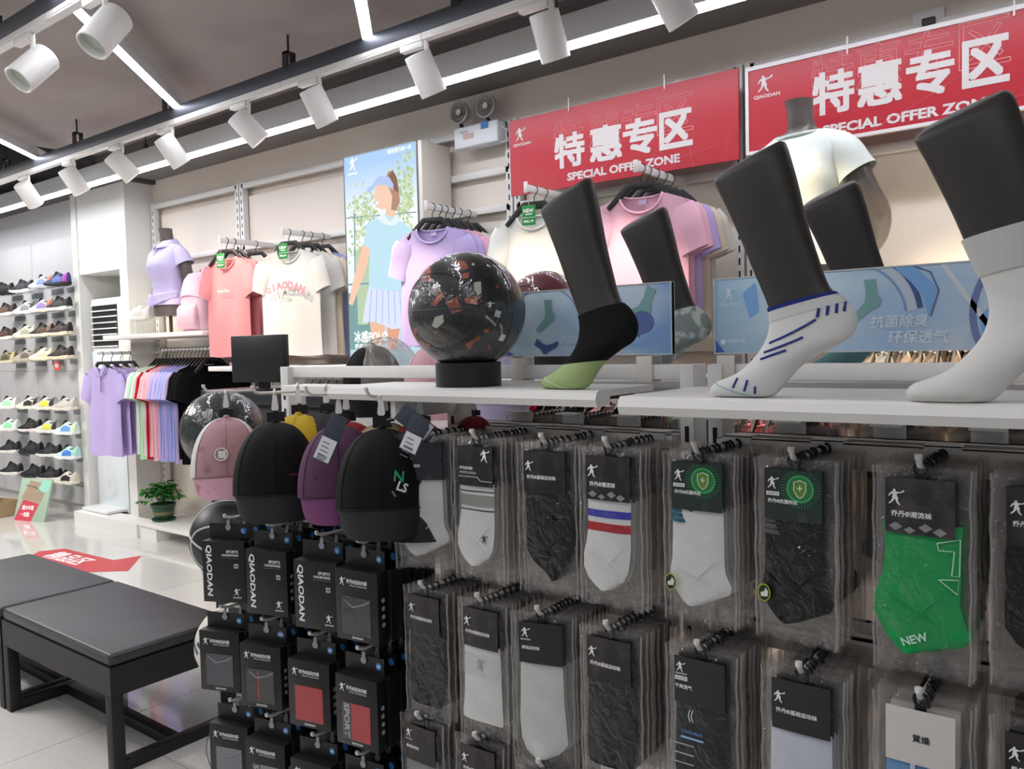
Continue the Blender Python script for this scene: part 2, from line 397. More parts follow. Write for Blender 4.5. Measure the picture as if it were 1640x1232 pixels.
# --- packed socks ---------------------------------------------------------
def pillow(rows, th, nc=8, mi=0):
    """flattened cushion shape from rows of (z, xleft, xright[, material])"""
    rs = []; mis = []
    for r in rows:
        z, a, b = r[:3]; ring = []
        for k in range(nc + 1):
            u = -1 + 2 * k / nc; ring.append((a + (b - a) * (u + 1) / 2, -th * math.sqrt(max(0, 1 - u * u)) * (.75 + .25 * math.sin(z * 90 + u * 3)), z))
        for k in range(nc - 1, 0, -1):
            u = -1 + 2 * k / nc; ring.append((a + (b - a) * (u + 1) / 2, th * math.sqrt(max(0, 1 - u * u)), z))
        rs.append(ring); mis.append(r[3] if len(r) > 3 else mi)
    return MB().rings(rs, mis=mis)
def dense(rows, step=.008):
    out = []
    for a, b in zip(rows, rows[1:]):
        n = max(1, int(abs(a[0] - b[0]) / step))
        for k in range(n):
            t = k / n; out.append(tuple(a[i] + (b[i] - a[i]) * t for i in range(3)))
    out.append(rows[-1][:3]); return out
SHAPES = {
    'ankle': [(-.085, -.046, .042), (-.13, -.046, .043), (-.175, -.048, .043), (-.19, -.051, .045), (-.21, -.052, .055), (-.222, -.046, .052), (-.234, -.038, .028), (-.246, -.028, .004), (-.250, -.02, -.008)],
    'crew': [(-.085, -.045, .042), (-.14, -.045, .040), (-.17, -.050, .040), (-.19, -.056, .038), (-.215, -.056, .034), (-.232, -.048, .024), (-.246, -.034, .006), (-.252, -.022, -.008)],
    'low': [(-.085, -.044, .042), (-.12, -.046, .045), (-.15, -.044, .058), (-.17, -.046, .060), (-.20, -.045, .05), (-.22, -.032, .036), (-.235, -.01, .028), (-.252, .006, .016)],
    'wide': [(-.075, -.048, .052), (-.12, -.046, .050), (-.15, -.050, .050), (-.18, -.060, .048), (-.205, -.063, .055), (-.225, -.052, .062), (-.238, -.046, .052), (-.25, -.036, .018), (-.260, -.024, -.012)],
    'long': [(-.07, -.044, .040), (-.16, -.046, .042), (-.20, -.048, .045), (-.24, -.045, .048), (-.262, -.036, .030), (-.275, -.02, .006)],
    'folded': [(-.085, -.048, .044), (-.12, -.048, .044), (-.19, -.050, .046), (-.235, -.056, .048), (-.242, -.054, .046)],
    'square': [(-.08, -.046, .046), (-.14, -.048, .047), (-.2, -.050, .046), (-.236, -.050, .044), (-.246, -.046, .036)],
}
_pk = {}
def pack_meshes(shape):
    if shape in _pk: return _pk[shape]
    rows = dense(SHAPES[shape]); zb = SHAPES[shape][-1][0] - .028
    sock = pillow(rows, .0058).mesh('sock', smooth=60)
    W = .063
    def f(side):
        def g(u, v):
            x = -W + 2 * W * u; z = .004 + (zb - .004) * v
            b = math.sin(PI * min(1, max(0, u))) ** .5 * math.sin(PI * v) ** .35
            nn = noise.noise(Vector((x * 38, z * 26, side * 5 + len(shape)))) * (.0032 + .006 * v ** 6) + noise.noise(Vector((x * 90, z * 60, side * 3))) * (.0013 + .003 * v ** 6)
            return (x + noise.noise(Vector((z * 20, side, 3))) * .003 * (abs(u - .5) * 2), side * (.0075 * b) + nn, z + noise.noise(Vector((x * 25, 7, side))) * .004 * v)
        return g
    bm_ = MB().grid(f(-1), 13, 24).grid(f(1), 8, 12, flip=True)
    rj = random.Random(len(shape)); nb = 14 * 25
    bm_.v = [(x + rj.uniform(-.0022, .0022), y + rj.uniform(-.0006, .0006), z + rj.uniform(-.003, .003)) if i < nb else (x, y, z) for i, (x, y, z) in enumerate(bm_.v)]
    bm_.f = [t_ for q in bm_.f for t_ in ((q[0], q[1], q[2]), (q[0], q[2], q[3]))]; bm_.m = [0] * len(bm_.f)
    for sx in (-1, 1):       # welded side seams
        for k in range(12):
            z0, z1 = .002 + (zb - .002) * k / 12, .002 + (zb - .002) * (k + 1) / 12; xx = sx * (W - .0015) + .0012 * math.sin(k * 1.9 + sx)
            x2 = sx * (W - .0015) + .0012 * math.sin((k + 1) * 1.9 + sx)
            bm_.add([(xx - .0014, -.0012, z0), (xx + .0014, -.0012, z0), (x2 + .0014, -.0012, z1), (x2 - .0014, -.0012, z1), (xx - .0014, .0022, z0), (x2 - .0014, .0022, z1), (xx + .0014, .0022, z0), (x2 + .0014, .0022, z1)], [(0, 1, 2, 3), (0, 3, 5, 4), (1, 6, 7, 2)], 1)
    bag = bm_.mesh('bag', smooth=16)
    card = MB().grid(lambda u, v: (-.044 + .088 * u, -.0068 - .0015 * math.cos((u - .5) * 2.6), -.012 - .078 * v), 6, 2).grid(lambda u, v: (-.044 + .088 * u, -.0060 - .0015 * math.cos((u - .5) * 2.6), -.012 - .078 * v), 6, 2, flip=True).mesh('header_card', smooth=60)
    ring = [(.0085 * math.sin(a), 0, .001 + .0095 * math.cos(a)) for a in [k * 2 * PI / 14 for k in range(13)]]
    hng = MB().tube(ring, .0026, 6).box(-.007, -.003, -.02, .007, .003, -.007).mesh('hanger')
    _pk[shape] = (sock, card, bag, hng); return _pk[shape]
FILM = film(); FILM2 = film('film2', base=.03, rough=.14, scale=50, strength=.7, tint=(.95, .94, .93, 1), haze=.045)
SEAM = film('seam', base=.10, rough=.2, scale=60, strength=.6, haze=.28)
CARDB = M('#1d1c1e', .35, mott='#37302e', mscale=26, mlo=.45, mhi=.6); CARDG = M('#24262a', .35); CARDW = M('#d8d4ce', .4)
WHT = knit('#dfdfdc'); BLK = knit('#0d0e10'); GRN = knit('#1f9f55'); GRY = knit('#8d8f90'); BLU = knit('#6f9dd0')
def band(parent, shape, z0, z1, mat, name='stripe', x0=None, x1=None, off=.0006):
    rows = dense(SHAPES[shape]); 
    def at(z):
        for a, b in zip(rows, rows[1:]):
            if b[0] <= z <= a[0]:
                t = (a[0] - z) / (a[0] - b[0] or 1); return a[1] + (b[1] - a[1]) * t, a[2] + (b[2] - a[2]) * t
        return rows[-1][1:3]
    rr = []
    n = 3
    for k in range(n):
        z = z0 + (z1 - z0) * k / (n - 1); a, b = at(z); rr.append((z, (a if x0 is None else x0) - (off if x0 is None else 0), (b if x1 is None else x1) + (off if x1 is None else 0)))
    return put(name, pillow(rr, .0058 + off * 1.6), mat, parent)
def face(parent, kind, y=-.0088):
    """what is printed on the header card"""
    if kind == 'trend':
        player(-.030, -.040, .024, y, INK, parent); text('乔丹®潮流袜', -.010, -.062, w_=.052, y=y, parent=parent)
        for (x, z, s) in ((-.03, -.08, .006), (-.012, -.084, .005), (.008, -.079, .006), (.026, -.083, .006)):
            flat([(x - s * 1.5, z), (x, z + s), (x + s * 1.5, z), (x, z - s)], y + .0004, M('#8c8a8c', .4), parent)
    elif kind == 'basic':
        player(-.032, -.040, .020, y, INK, parent); text('乔丹®基础运动袜', -.006, -.060, w_=.062, y=y, parent=parent)
    elif kind == 'sports':
        player(.026, -.030, .026, y, INK, parent); text('乔丹运动袜', -.022, -.055, w_=.034, y=y, parent=parent); text('SPORTS SOCKS', -.018, -.064, w_=.042, y=y, parent=parent, bold=0)
        put('rule', MB().tube([(-.042, y, -.072), (.006, y, -.072), (.014, y, -.079), (.043, y, -.079)], .0006, 4), INK, parent)
    elif kind == 'shield':
        g = M('#2c7a3c', .4); g2 = M('#3fae6a', .4)
        put('print', MB().lathe([(.019, 0), (.021, 0), (.021, .0004), (.019, .0004)], 28, c=(.012, y, -.040), axis='y'), g2, parent)
        flat([(.012 + .018 * math.cos(a), -.040 + .018 * math.sin(a)) for a in [k * PI / 12 for k in range(24)]], y + .0002, g, parent)
        dt = MB()
        for rr_, nn_ in ((.0235, 34), (.0262, 38), (.029, 42)):
            for k in range(nn_):
                a = 2 * PI * k / nn_; x = .012 + rr_ * math.cos(a); z = -.040 + rr_ * math.sin(a)
                if -.043 < x < .043 and -.088 < z < -.014: dt.box(x - .0006, y, z - .0006, x + .0006, y + .0005, z + .0006)
        put('dots', dt, g2, parent, kind='stuff')
        sh = [(.003, -.030), (.012, -.027), (.021, -.030), (.021, -.042), (.017, -.050), (.012, -.054), (.007, -.050), (.003, -.042)]
        flat(sh, y - .0003, M('#5e8f2c', .4), parent); put('outline', MB().tube([(x, y - .0006, z) for x, z in sh], .0008, 4, loop=True), INK, parent)
        put('print', MB().box(.008, y - .0012, -.0395, .016, y - .0006, -.0380).box(.0112, y - .0012, -.0430, .0128, y - .0006, -.0345), INK, parent)
        player(-.030, -.034, .020, y, INK, parent); put('print', MB().box(-.040, y - .0002, -.053, -.020, y, -.047), INK, parent)
        text('运动科技', -.030, -.050, w_=.017, y=y - .0004, parent=parent, mat=M('#1c2022'), bold=0)
        text('乔丹®抗菌科技', -.015, -.061, w_=.046, y=y, parent=parent)
    elif kind == 'dry':
        player(-.032, -.030, .018, y, INK, parent); text('QIAODAN', -.031, -.041, w_=.02, y=y, parent=parent)
        put('print', MB().box(-.042, y - .0002, -.052, -.020, y, -.045), INK, parent); text('运动科技', -.031, -.0485, w_=.018, y=y - .0004, parent=parent, mat=M('#1c2022'), bold=0)
        text('干爽透气', -.027, -.062, w_=.03, y=y, parent=parent)
    elif kind == 'white':
        text('質燥', .002, -.052, w_=.022, y=y, mat=M('#2a2a2a'), parent=parent)
    elif kind == 'plain':
        player(-.03, -.032, .020, y, INK, parent); text('QIAODAN', -.03, -.045, w_=.02, y=y, parent=parent); text('基础运动袜', -.020, -.060, w_=.036, y=y, parent=parent)
def emblem_tag(p, x, z, s=.012, y=-.0115):
    def el(r1, r2): return [(x + r1 * math.cos(a), z + r2 * math.sin(a)) for a in [k * PI / 10 for k in range(20)]]
    flat(el(s * .85, s * 1.15), y, M('#a8c02e', .4), p, 'round_sticker'); flat(el(s * .7, s), y - .0007, M('#23271c', .4), p, 'sticker_center')
    flat([(x - .004, z - .006), (x + .006, z - .005), (x + .007, z + .003), (x + .003, z + .008), (x + .0005, z + .002), (x - .005, z)], y - .0014, M('#dfe3da'), p, 'sock_picture')
def make_pack(shape, sockm, cardm, label, loc, rz, front, print_kind=None, group=None):
    so, ca, ba, hg = pack_meshes(shape)
    t = thing('sock_pack', label, 'sock pack', loc, (0, 0, rz), group)
    s = put('sock', so, sockm, t); c = put('header_card', ca, cardm, t)
    b = put('bag', ba, [FILM if front else FILM2, SEAM], t); put('hanger', hg, BLACKP, t)
    if front and print_kind: face(c, print_kind)
    if front and shape in ('ankle', 'crew', 'wide', 'low'):
        put('heel_fold', MB().tube([(-.040, -.0060, -.176), (-.020, -.0066, -.192), (.004, -.0068, -.200), (.022, -.0064, -.214)], [.0006, .0011, .0011, .0005], 5).tube([(.030, -.0062, -.168), (.012, -.0068, -.186), (-.004, -.0068, -.206)], [.0005, .0010, .0005], 5), sockm, s)
    return t, s
def column(x, z, shape, sockm, cardm, kind, what, where, n=9, y1=1.215, y0=1.375, rz=.0, yaw=0):
    grp = 'packs of ' + what + ' on the ' + where
    hook(x, z)
    t, s = make_pack(shape, sockm, cardm, 'front pack of ' + what + ', ' + where, (x, y1 + .006, z - .0005), rz, True, kind)
    first = None
    for i in range(n):
        yy = y1 + .022 + (y0 - y1 - .022) * (i + random.uniform(-.25, .25)) / max(1, n - 1) * .98
        loc = (x + random.uniform(-.002, .003), yy, z - .0005 - random.uniform(0, .002))
        r = rz + random.uniform(-.06, .10)
        if first is None:
            first, _ = make_pack(shape, sockm, cardm, ordw(i + 1) + ' pack from the front of ' + what + ', ' + where, loc, r, False, None, grp)
        else: dup(first, loc, r, ordw(i + 1) + ' pack from the front of ' + what + ', ' + where)
    return t, s
X1 = [-1.172, -1.022, -.857, -.722, -.556, -.401, -.228, -.082]
t, s = column(X1[0], 1.317, 'ankle', WHT, CARDG, 'plain', 'plain white socks beside the caps', 'top row', 8, rz=.5)
t, s = column(X1[1], 1.317, 'crew', WHT, CARDB, 'sports', 'white socks with a grey band', 'top row', 11)
band(s, 'crew', -.100, -.1025, M('#2b2f2e', .8)); band(s, 'crew', -.108, -.131, knit('#9b9b95')); band(s, 'crew', -.137, -.1395, M('#2b2f2e', .8))
player(.018, -.195, .018, -.0064, M('#3a3a3a', .8), s, name='emblem')
t, s = column(X1[2], 1.317, 'low', BLK, CARDB, 'basic', 'shiny black low socks', 'top row', 8, rz=.08)
t, s = column(X1[3], 1.317, 'crew', WHT, CARDB, 'trend', 'white socks with blue and red bands', 'top row', 9)
band(s, 'crew', -.108, -.121, knit('#3b3fae')); band(s, 'crew', -.131, -.146, knit('#b3202c'))
t, s = column(X1[4], 1.317, 'ankle', WHT, M('#20302c', .35), 'shield', 'white socks with green shield card', 'top row', 8)
for z0 in (-.0895, -.0975, -.1055): band(s, 'ankle', z0, z0 - .0066, knit('#1f6478'), x0=-.0475, x1=-.004, off=.0009)
emblem_tag(t, -.046, -.212)
t, s = column(X1[5], 1.317, 'ankle', BLK, M('#20302c', .35), 'shield', 'black socks with green shield card', 'top row', 8, rz=-.06)
for z0 in (-.0895, -.0985, -.1075): band(s, 'ankle', z0, z0 - .006, knit('#55575a'), x0=-.0475, x1=-.006, off=.0009)
emblem_tag(t, -.044, -.205)
t, s = column(X1[6], 1.317, 'wide', GRN, M('#29262a', .3, mott='#4a4442', mscale=30), 'trend', 'bright green socks', 'top row', 9, rz=-.05)
lt = M('#bfe6cf', .7)
put('print', MB().tube([(.022, -.0068, -.098), (.050, -.0052, -.090), (.049, -.0054, -.140), (.040, -.0062, -.14), (.043, -.0062, -.107), (.024, -.0068, -.108), (.022, -.0068, -.098)], .0009, 4)
    .tube([(.024, -.0068, -.148), (.048, -.0052, -.145), (.047, -.0052, -.165), (.024, -.0068, -.148)], .0009, 4), lt, s)
text('NEW', -.006, -.236, w_=.036, y=-.0085, mat=lt, parent=s, rot=-.42, bold=.03)
t, s = column(X1[7], 1.317, 'low', BLK, CARDB, 'basic', 'black socks at the right edge', 'top row', 8, rz=.05)
X2 = [-1.174, -1.02, -.875, -.727, -.556, -.392, -.228]
t, s = column(X2[0], .993, 'square', knit('#1c1d1f'), CARDB, 'basic', 'black crew socks beside the boxes', 'middle row', 8)
t, s = column(X2[1], .993, 'folded', WHT, CARDB, 'basic', 'folded white socks with ribbed cuff', 'middle row', 9)
put('cuff', pillow([(-.104, -.0485, .0445), (-.12, -.049, .045), (-.150, -.0500, .0455)], .0068), knit('#e4e3e2', ribs=420), s); player(-.002, -.124, .024, -.0078, M('#a5a4a4', .7), s)
t, s = column(X2[2], .993, 'long', knit('#d9dcd8'), CARDG, 'plain', 'long plain white socks', 'middle row', 11, rz=.25)
t, s = column(X2[3], .993, 'square', knit('#1d2126'), CARDB, 'basic', 'dark navy folded socks', 'middle row', 9)
t, s = column(X2[4], .993, 'long', knit('#22272a'), CARDG, 'dry', 'long black socks with white lines', 'middle row', 12)
text('COOLMAX', -.014, -.138, w_=.038, y=-.0068, mat=M('#3f8fd8'), parent=s); put('stripe', MB().box(-.034, -.007, -.150, .006, -.006, -.147), M('#9cc3e8'), s)
for k in range(6): put('stripe', MB().box(-.046, -.0068, -.162 - k * .016, -.012, -.0052, -.161 - k * .016), M('#b9bdbd'), s, rot=(0, .0, 0))
put('stripe', MB().tube([(-.017, -.0068, -.100), (-.020, -.0068, -.110), (-.017, -.0068, -.120)], .0008, 4).tube([(-.012, -.0068, -.100), (-.015, -.0068, -.110), (-.012, -.0068, -.120)], .0008, 4), INK, s)
t, s = column(X2[5], .993, 'folded', knit('#d5d8e4'), M('#262a26', .35), 'basic', 'bluish white socks with dark card', 'middle row', 12)
t, s = column(X2[6], .993, 'long', BLU, CARDW, 'white', 'sky blue socks with white card', 'middle row', 13)
put('stripe', MB().box(-.012, -.0075, -.235, -.006, -.006, -.085), M('#cfdcec'), s)
t, s = column(-.082, .993, 'long', knit('#2c2c30'), CARDB, 'basic', 'dark socks at lower right corner', 'middle row', 6)
t, s = column(-1.196, .708, 'square', GRY, CARDB, 'plain', 'grey crew socks', 'bottom row', 8)
t, s = column(-1.036, .708, 'long', knit('#2a2a2d'), CARDB, 'basic', 'dark long socks', 'bottom row', 9)
t, s = column(-.88, .70, 'long', knit('#3a3a3c'), CARDB, 'basic', 'charcoal socks', 'bottom row', 4)
# loose swing tags and a pink accessory behind the right columns
tag(put('hanging_strap', MB().box(-.165, 1.40, 1.02, -.150, 1.405, 1.30).mesh(bevel=.002), M('#c85a66', .6)), 'pink fabric strap hanging beside the green socks', 'strap')
# rear-side pegs whose black pack hangers show over the rail
for i, x in enumerate([-1.12, -.98, -.84, -.70, -.50, -.33, -.18]):
    hook(x, 1.335, 1.503, 1.325, back=True)
    for j in range(8):
        y = 1.53 + j * .017
        if j == 0:
            p0, _ = make_pack('ankle', [WHT, BLK, GRY, BLK, WHT, GRY, BLK][i], CARDB, 'sock pack on the rear side of the gondola, hanger showing above the rail', (x, y, 1.333), PI, False, None, 'sock packs on the rear side of the gondola, peg ' + 'abcdefg'[i])
            PG = ['leftmost', 'second', 'third', 'fourth', 'fifth', 'sixth', 'rightmost'][i]; p0['label'] = 'first sock pack on the rear side of the gondola, ' + PG + ' peg'
            p0['group'] = 'packs on the ' + ['leftmost', 'second', 'third', 'fourth', 'fifth', 'sixth', 'rightmost'][i] + ' rear peg'
        else: dup(p0, (x, y, 1.333), PI + random.uniform(-.06, .06), ordw(j) + ' sock pack on the rear side of the gondola, ' + PG + ' peg')
# ------------------------------------------------------------------ shelves of the gondola
def shelf(name, label, x0, x1, y0, y1, z, t=.029, parent=None):
    m = MB().box(x0, y0, z - t, x1, y1, z).mesh(bevel=.007, seg=3)
    o = put(name, m, WHITE); tag(o, label, 'shelf'); return o
# lip profile: a chamfered front edge
def lipshelf(label, x0, x1, y0, y1, z):
    pr = [(y0 + .012, z), (y1, z), (y1, z - .012), (y0 + .05, z - .012), (y0 + .05, z - .029), (y0 + .006, z - .029), (y0, z - .016), (y0 + .004, z - .004)]
    vs = [(x, y, zz) for x in (x0, x1) for y, zz in pr]; n = len(pr)
    m = MB().add(vs, [tuple(range(n)), tuple(range(2 * n - 1, n - 1, -1))] + [(i, i + n, (i + 1) % n + n, (i + 1) % n) for i in range(n)])
    import bmesh
    me = m.mesh(smooth=25); bm = bmesh.new(); bm.from_mesh(me); bmesh.ops.recalc_face_normals(bm, faces=bm.faces); bm.to_mesh(me); bm.free()
    return tag(put('display_shelf', me, WHITE), label, 'shelf')
Z1, Z2 = 1.419, 1.416
lipshelf('white metal shelf under the patterned basketball and the green-toed foot form', -1.44, -.735, 1.20, 1.415, Z1)
lipshelf('white metal shelf under the two white-socked foot forms', -.646, .02, 1.12, 1.415, Z2)
lipshelf('rear white metal shelf behind the crossbar, bay with the patterned ball', -1.24, -.70, 1.485, 1.80, 1.425)
lipshelf('rear white metal shelf behind the crossbar, bay at the right', -.58, .02, 1.485, 1.80, 1.425)
lipshelf('rear white metal shelf under the caps at the left bay', -1.86, -1.28, 1.49, 1.84, 1.30)
# ------------------------------------------------------------------ foot forms
SEC = [((1147, 287), (1252, 230), .052), ((1148, 296), (1259, 238), .056), ((1163, 328), (1274, 286), .056), ((1188, 385), (1290, 350), .050), ((1209, 438), (1308, 408), .043), ((1229, 486), (1328, 460), .036),
       ((1235, 515), (1354, 482), .034), ((1231, 541), (1371, 510), .035), ((1221, 561), (1362, 541), .037), ((1208, 578), (1326, 561), .037), ((1194, 592), (1284, 586), .038), ((1179, 602), (1259, 612), .041), ((1163, 609), (1240, 633), .043),
       ((1151, 614), (1218, 638), .041), ((1143, 622), (1184, 638), .036), ((1143, 631), (1157, 637.5), .022)]
PY = 1.165
_s = []
for a, b, r in SEC:
    A = P(*a, y=PY); B = P(*b, y=PY); _s.append((A.x, A.z, B.x, B.z, r))
bx = (P(1148, 637, y=PY).x + P(1235, 637, y=PY).x) / 2; bz = P(1200, 638, y=PY).z
FS = [(a - bx, max(b - bz, .0008), c - bx, max(d - bz, .0), r) for a, b, c, d, r in _s]
def interp(t):
    i = min(int(t), len(FS) - 2); k = t - i; a, b, c, d = FS[max(0, i - 1)], FS[i], FS[i + 1], FS[min(len(FS) - 1, i + 2)]
    return tuple(.5 * (2 * b[j] + (c[j] - a[j]) * k + (2 * a[j] - 5 * b[j] + 4 * c[j] - d[j]) * k * k + (3 * b[j] - a[j] - 3 * c[j] + d[j]) * k ** 3) for j in range(5))
def footmesh(t0, t1, off=0, n=None, cap=True, rough=0, sub=5):
    rs = []; n = n or max(2, int((t1 - t0) * sub) + 1); NC = 28
    for i in range(n + 1):
        t = t0 + (t1 - t0) * i / n; ax, az, bx_, bz_, r = interp(t)
        cx, cz = (ax + bx_) / 2, (az + bz_) / 2; dx, dz = (bx_ - ax) / 2, (bz_ - az) / 2; L = math.hypot(dx, dz); k = (L + off) / L; rr = r * .62 + off
        if off and t > 14: rr = r * .62 + off
        ring = []
        for q in range(NC):
            a = 2 * PI * q / NC; ca, sa = math.cos(a), math.sin(a)
            ca = math.copysign(abs(ca) ** .9, ca); sa = math.copysign(abs(sa) ** .85, sa)
            ring.append((cx + dx * k * ca, rr * sa, max(cz + dz * k * ca + rr * sa * .42 * (1 - smoothstep(0, 3.2, t)), 0)))
        rs.append(ring)
    if cap:   # rounded top edge
        r0 = rs[0]; c = Vector((sum(p[0] for p in r0) / NC, 0, sum(p[2] for p in r0) / NC))
        up_ = Vector((.35, 0, 1)).normalized() * .004
        rs.insert(0, [tuple(Vector(p) * .9 + c * .1 + up_) for p in r0]); rs.insert(0, [tuple(Vector(p) * .5 + c * .5 + up_ * 1.4) for p in r0])
    return MB().rings(rs)
MANQ = M('#34312f', .5, spec=.4); MANQ2 = M('#2e2c2b', .55)
form = footmesh(0, len(FS) - 1.01).mesh('form', smooth=50)
def footform(label, loc, rz, s, parts):
    t = thing('foot_form', label, 'foot mannequin', loc, rz); t.scale = (s, s, s)
    put('form', form, MANQ, t)
    out = []
    for nm, a, b, off, mat in parts: out.append(put(nm, footmesh(a, b, off, cap=False), mat, t))
    return t, out
f1x = P(905, 622, y=1.237).x
t, o = footform('dark foot form wearing a black low sock with a green toe', (f1x, 1.237, Z1), -.14, 1.015, [('sock', 5.35, 9.9, .0016, knit('#0d0e10')), ('sock_toe', 9.85, 14.98, .0018, knit('#a9bd82')), ('toe_seam', 12.9, 13.05, .0024, M('#dfe6c8', .8))])
t, o = footform('dark foot form in a white low sock with blue dashes', (bx, PY, Z2), 0, 1.0, [('sock', 5.55, 14.98, .0016, knit('#d5d6d4')), ('cuff', 5.30, 5.52, .0024, knit('#26347a')), ('rib', 5.5, 6.15, .0022, knit('#dddedd', ribs=500))])
# the woven dashes on its near side
BLUE = M('#27357f', .8)
def onfoot(t_, u, off=.0042):   # u: 0 front edge .. 1 back edge, near side
    ax, az, bx_, bz_, r = interp(t_); c = -1 + 2 * u
    return (ax + (bx_ - ax) * u, -(r * .62) * max(0, 1 - abs(c) ** 2.2) ** .45 - off * .55, az + (bz_ - az) * u)
def dash(pts, r, par, mat=BLUE, name='woven_dash'): put(name, MB().tube([onfoot(*p) for p in pts], r, 6), mat, par)
for a, b in (((7.6, .10), (6.7, .62)), ((8.4, .12), (7.6, .50)), ((9.1, .18), (8.5, .42))):
    dash([(a[0] + (b[0] - a[0]) * k / 4, a[1] + (b[1] - a[1]) * k / 4) for k in range(5)], .0017, o[0])
for k, (a, b) in enumerate((((12.4, .62), (11.2, .42)), ((12.5, .40), (11.2, .20)), ((12.3, .8), (11.6, .66)))):
    dash([(a[0] + (b[0] - a[0]) * q / 4, a[1] + (b[1] - a[1]) * q / 4) for q in range(5)], .0018, o[0])
for u in (.66, .77, .87, .95): dash([(6.6, u - .02), (6.15, u + .04)], .0024, o[0])
put('toe_seam', footmesh(13.0, 13.1, .0024, cap=False), M('#6fb3bd', .8), t)
f3x = P(1535, 640, y=1.145).x
t, o = footform('dark foot form in a plain white crew sock', (f3x - .010, 1.15, Z2), .04, 1.03, [('sock', 4.3, 14.98, .0018, knit('#d9d8d4')), ('cuff', 3.75, 4.7, .0034, knit('#d2d1cd', ribs=330))])
t, o = footform('dark foot form in a grey sock behind the blue sign', (-.862, 1.60, 1.425), .1, 1.0, [('sock', 5.2, 14.98, .0018, M('#7f8a86', .9, mott='#b9c0bc', mscale=40, mlo=.52, mhi=.62))])
put('base_plate', MB().lathe([(.001, 0), (.045, 0), (.045, .004), (.001, .004)], 28), M('#3a3c3e', .4), t)
t, o = footform('dark foot form in a teal sock behind the blue sign', (-.468, 1.60, 1.425), .1, 1.0, [('sock', 5.2, 14.98, .0018, M('#5f8688', .9))])
put('base_plate', MB().lathe([(.001, 0), (.045, 0), (.045, .004), (.001, .004)], 28), M('#5f8080', .4), t)
# ------------------------------------------------------------------ blue sock signs clamped on the crossbar
def grad(name, stops, vec='X'):
    """soft printed colour blend across a board (object space)"""
    key = ('grad', name)
    if key in _M: return _M[key]
    m = bpy.data.materials.new(name); m.use_nodes = True; nt = m.node_tree; b = nt.nodes['Principled BSDF']; N = nt.nodes.new; L = nt.links.new
    tc = N('ShaderNodeTexCoord'); sp = N('ShaderNodeSeparateXYZ'); r = N('ShaderNodeValToRGB'); no = N('ShaderNodeTexNoise'); no.inputs['Scale'].default_value = 2.0
    ad = N('ShaderNodeMath'); ad.operation = 'ADD'; sb = N('ShaderNodeMath'); sb.operation = 'MULTIPLY_ADD'; sb.inputs[1].default_value = .6; sb.inputs[2].default_value = -.3
    L(tc.outputs['Generated'], sp.inputs[0]); L(tc.outputs['Generated'], no.inputs['Vector']); L(no.outputs[0], sb.inputs[0]); L(sp.outputs[vec], ad.inputs[0]); L(sb.outputs[0], ad.inputs[1]); L(ad.outputs[0], r.inputs[0])
    cr = r.color_ramp
    while len(cr.elements) < len(stops): cr.elements.new(.5)
    for e, (p, h) in zip(cr.elements, stops): e.position = p; e.color = hexc(h)
    L(r.outputs[0], b.inputs['Base Color']); b.inputs['Roughness'].default_value = .35
    _M[key] = m; return m
SOCKP = [(-.3, 1), (.25, 1), (.3, .3), (.5, -.05), (.42, -.3), (.1, -.45), (-.5, -.95), (-.85, -1), (-.95, -.8), (-.6, -.5), (-.25, -.1), (-.2, .4)]
def sock_print(cx, cz, s, y, mat, par, fl=1, rot=0):
    c, q = math.cos(rot), math.sin(rot)
    flat([(cx + s * fl * (x * c - z * q) , cz + s * (x * q + z * c)) for x, z in SOCKP], y, mat, par, 'sock_picture')
def arcp(cx, cz, r1, r2, a0, a1, n=24):
    return [(cx + r1 * math.cos(a0 + (a1 - a0) * k / n), cz + r1 * math.sin(a0 + (a1 - a0) * k / n)) for k in range(n + 1)] + [(cx + r2 * math.cos(a1 - (a1 - a0) * k / n), cz + r2 * math.sin(a1 - (a1 - a0) * k / n)) for k in range(n + 1)]
BG = grad('blue_board', [(.0, '#9fc0d8'), (.3, '#c3d6e2'), (.55, '#a9c6e4'), (.8, '#c9d7e4'), (1, '#86aee0')])
PALE = M('#c2cfdc', .4); DEEP = M('#4b62a8', .4); SKY = M('#7fb0e6', .4); TEAL = M('#7ba9a8', .5); NAVY = M('#46598f', .5); LET = M('#d9e6f2', .5)
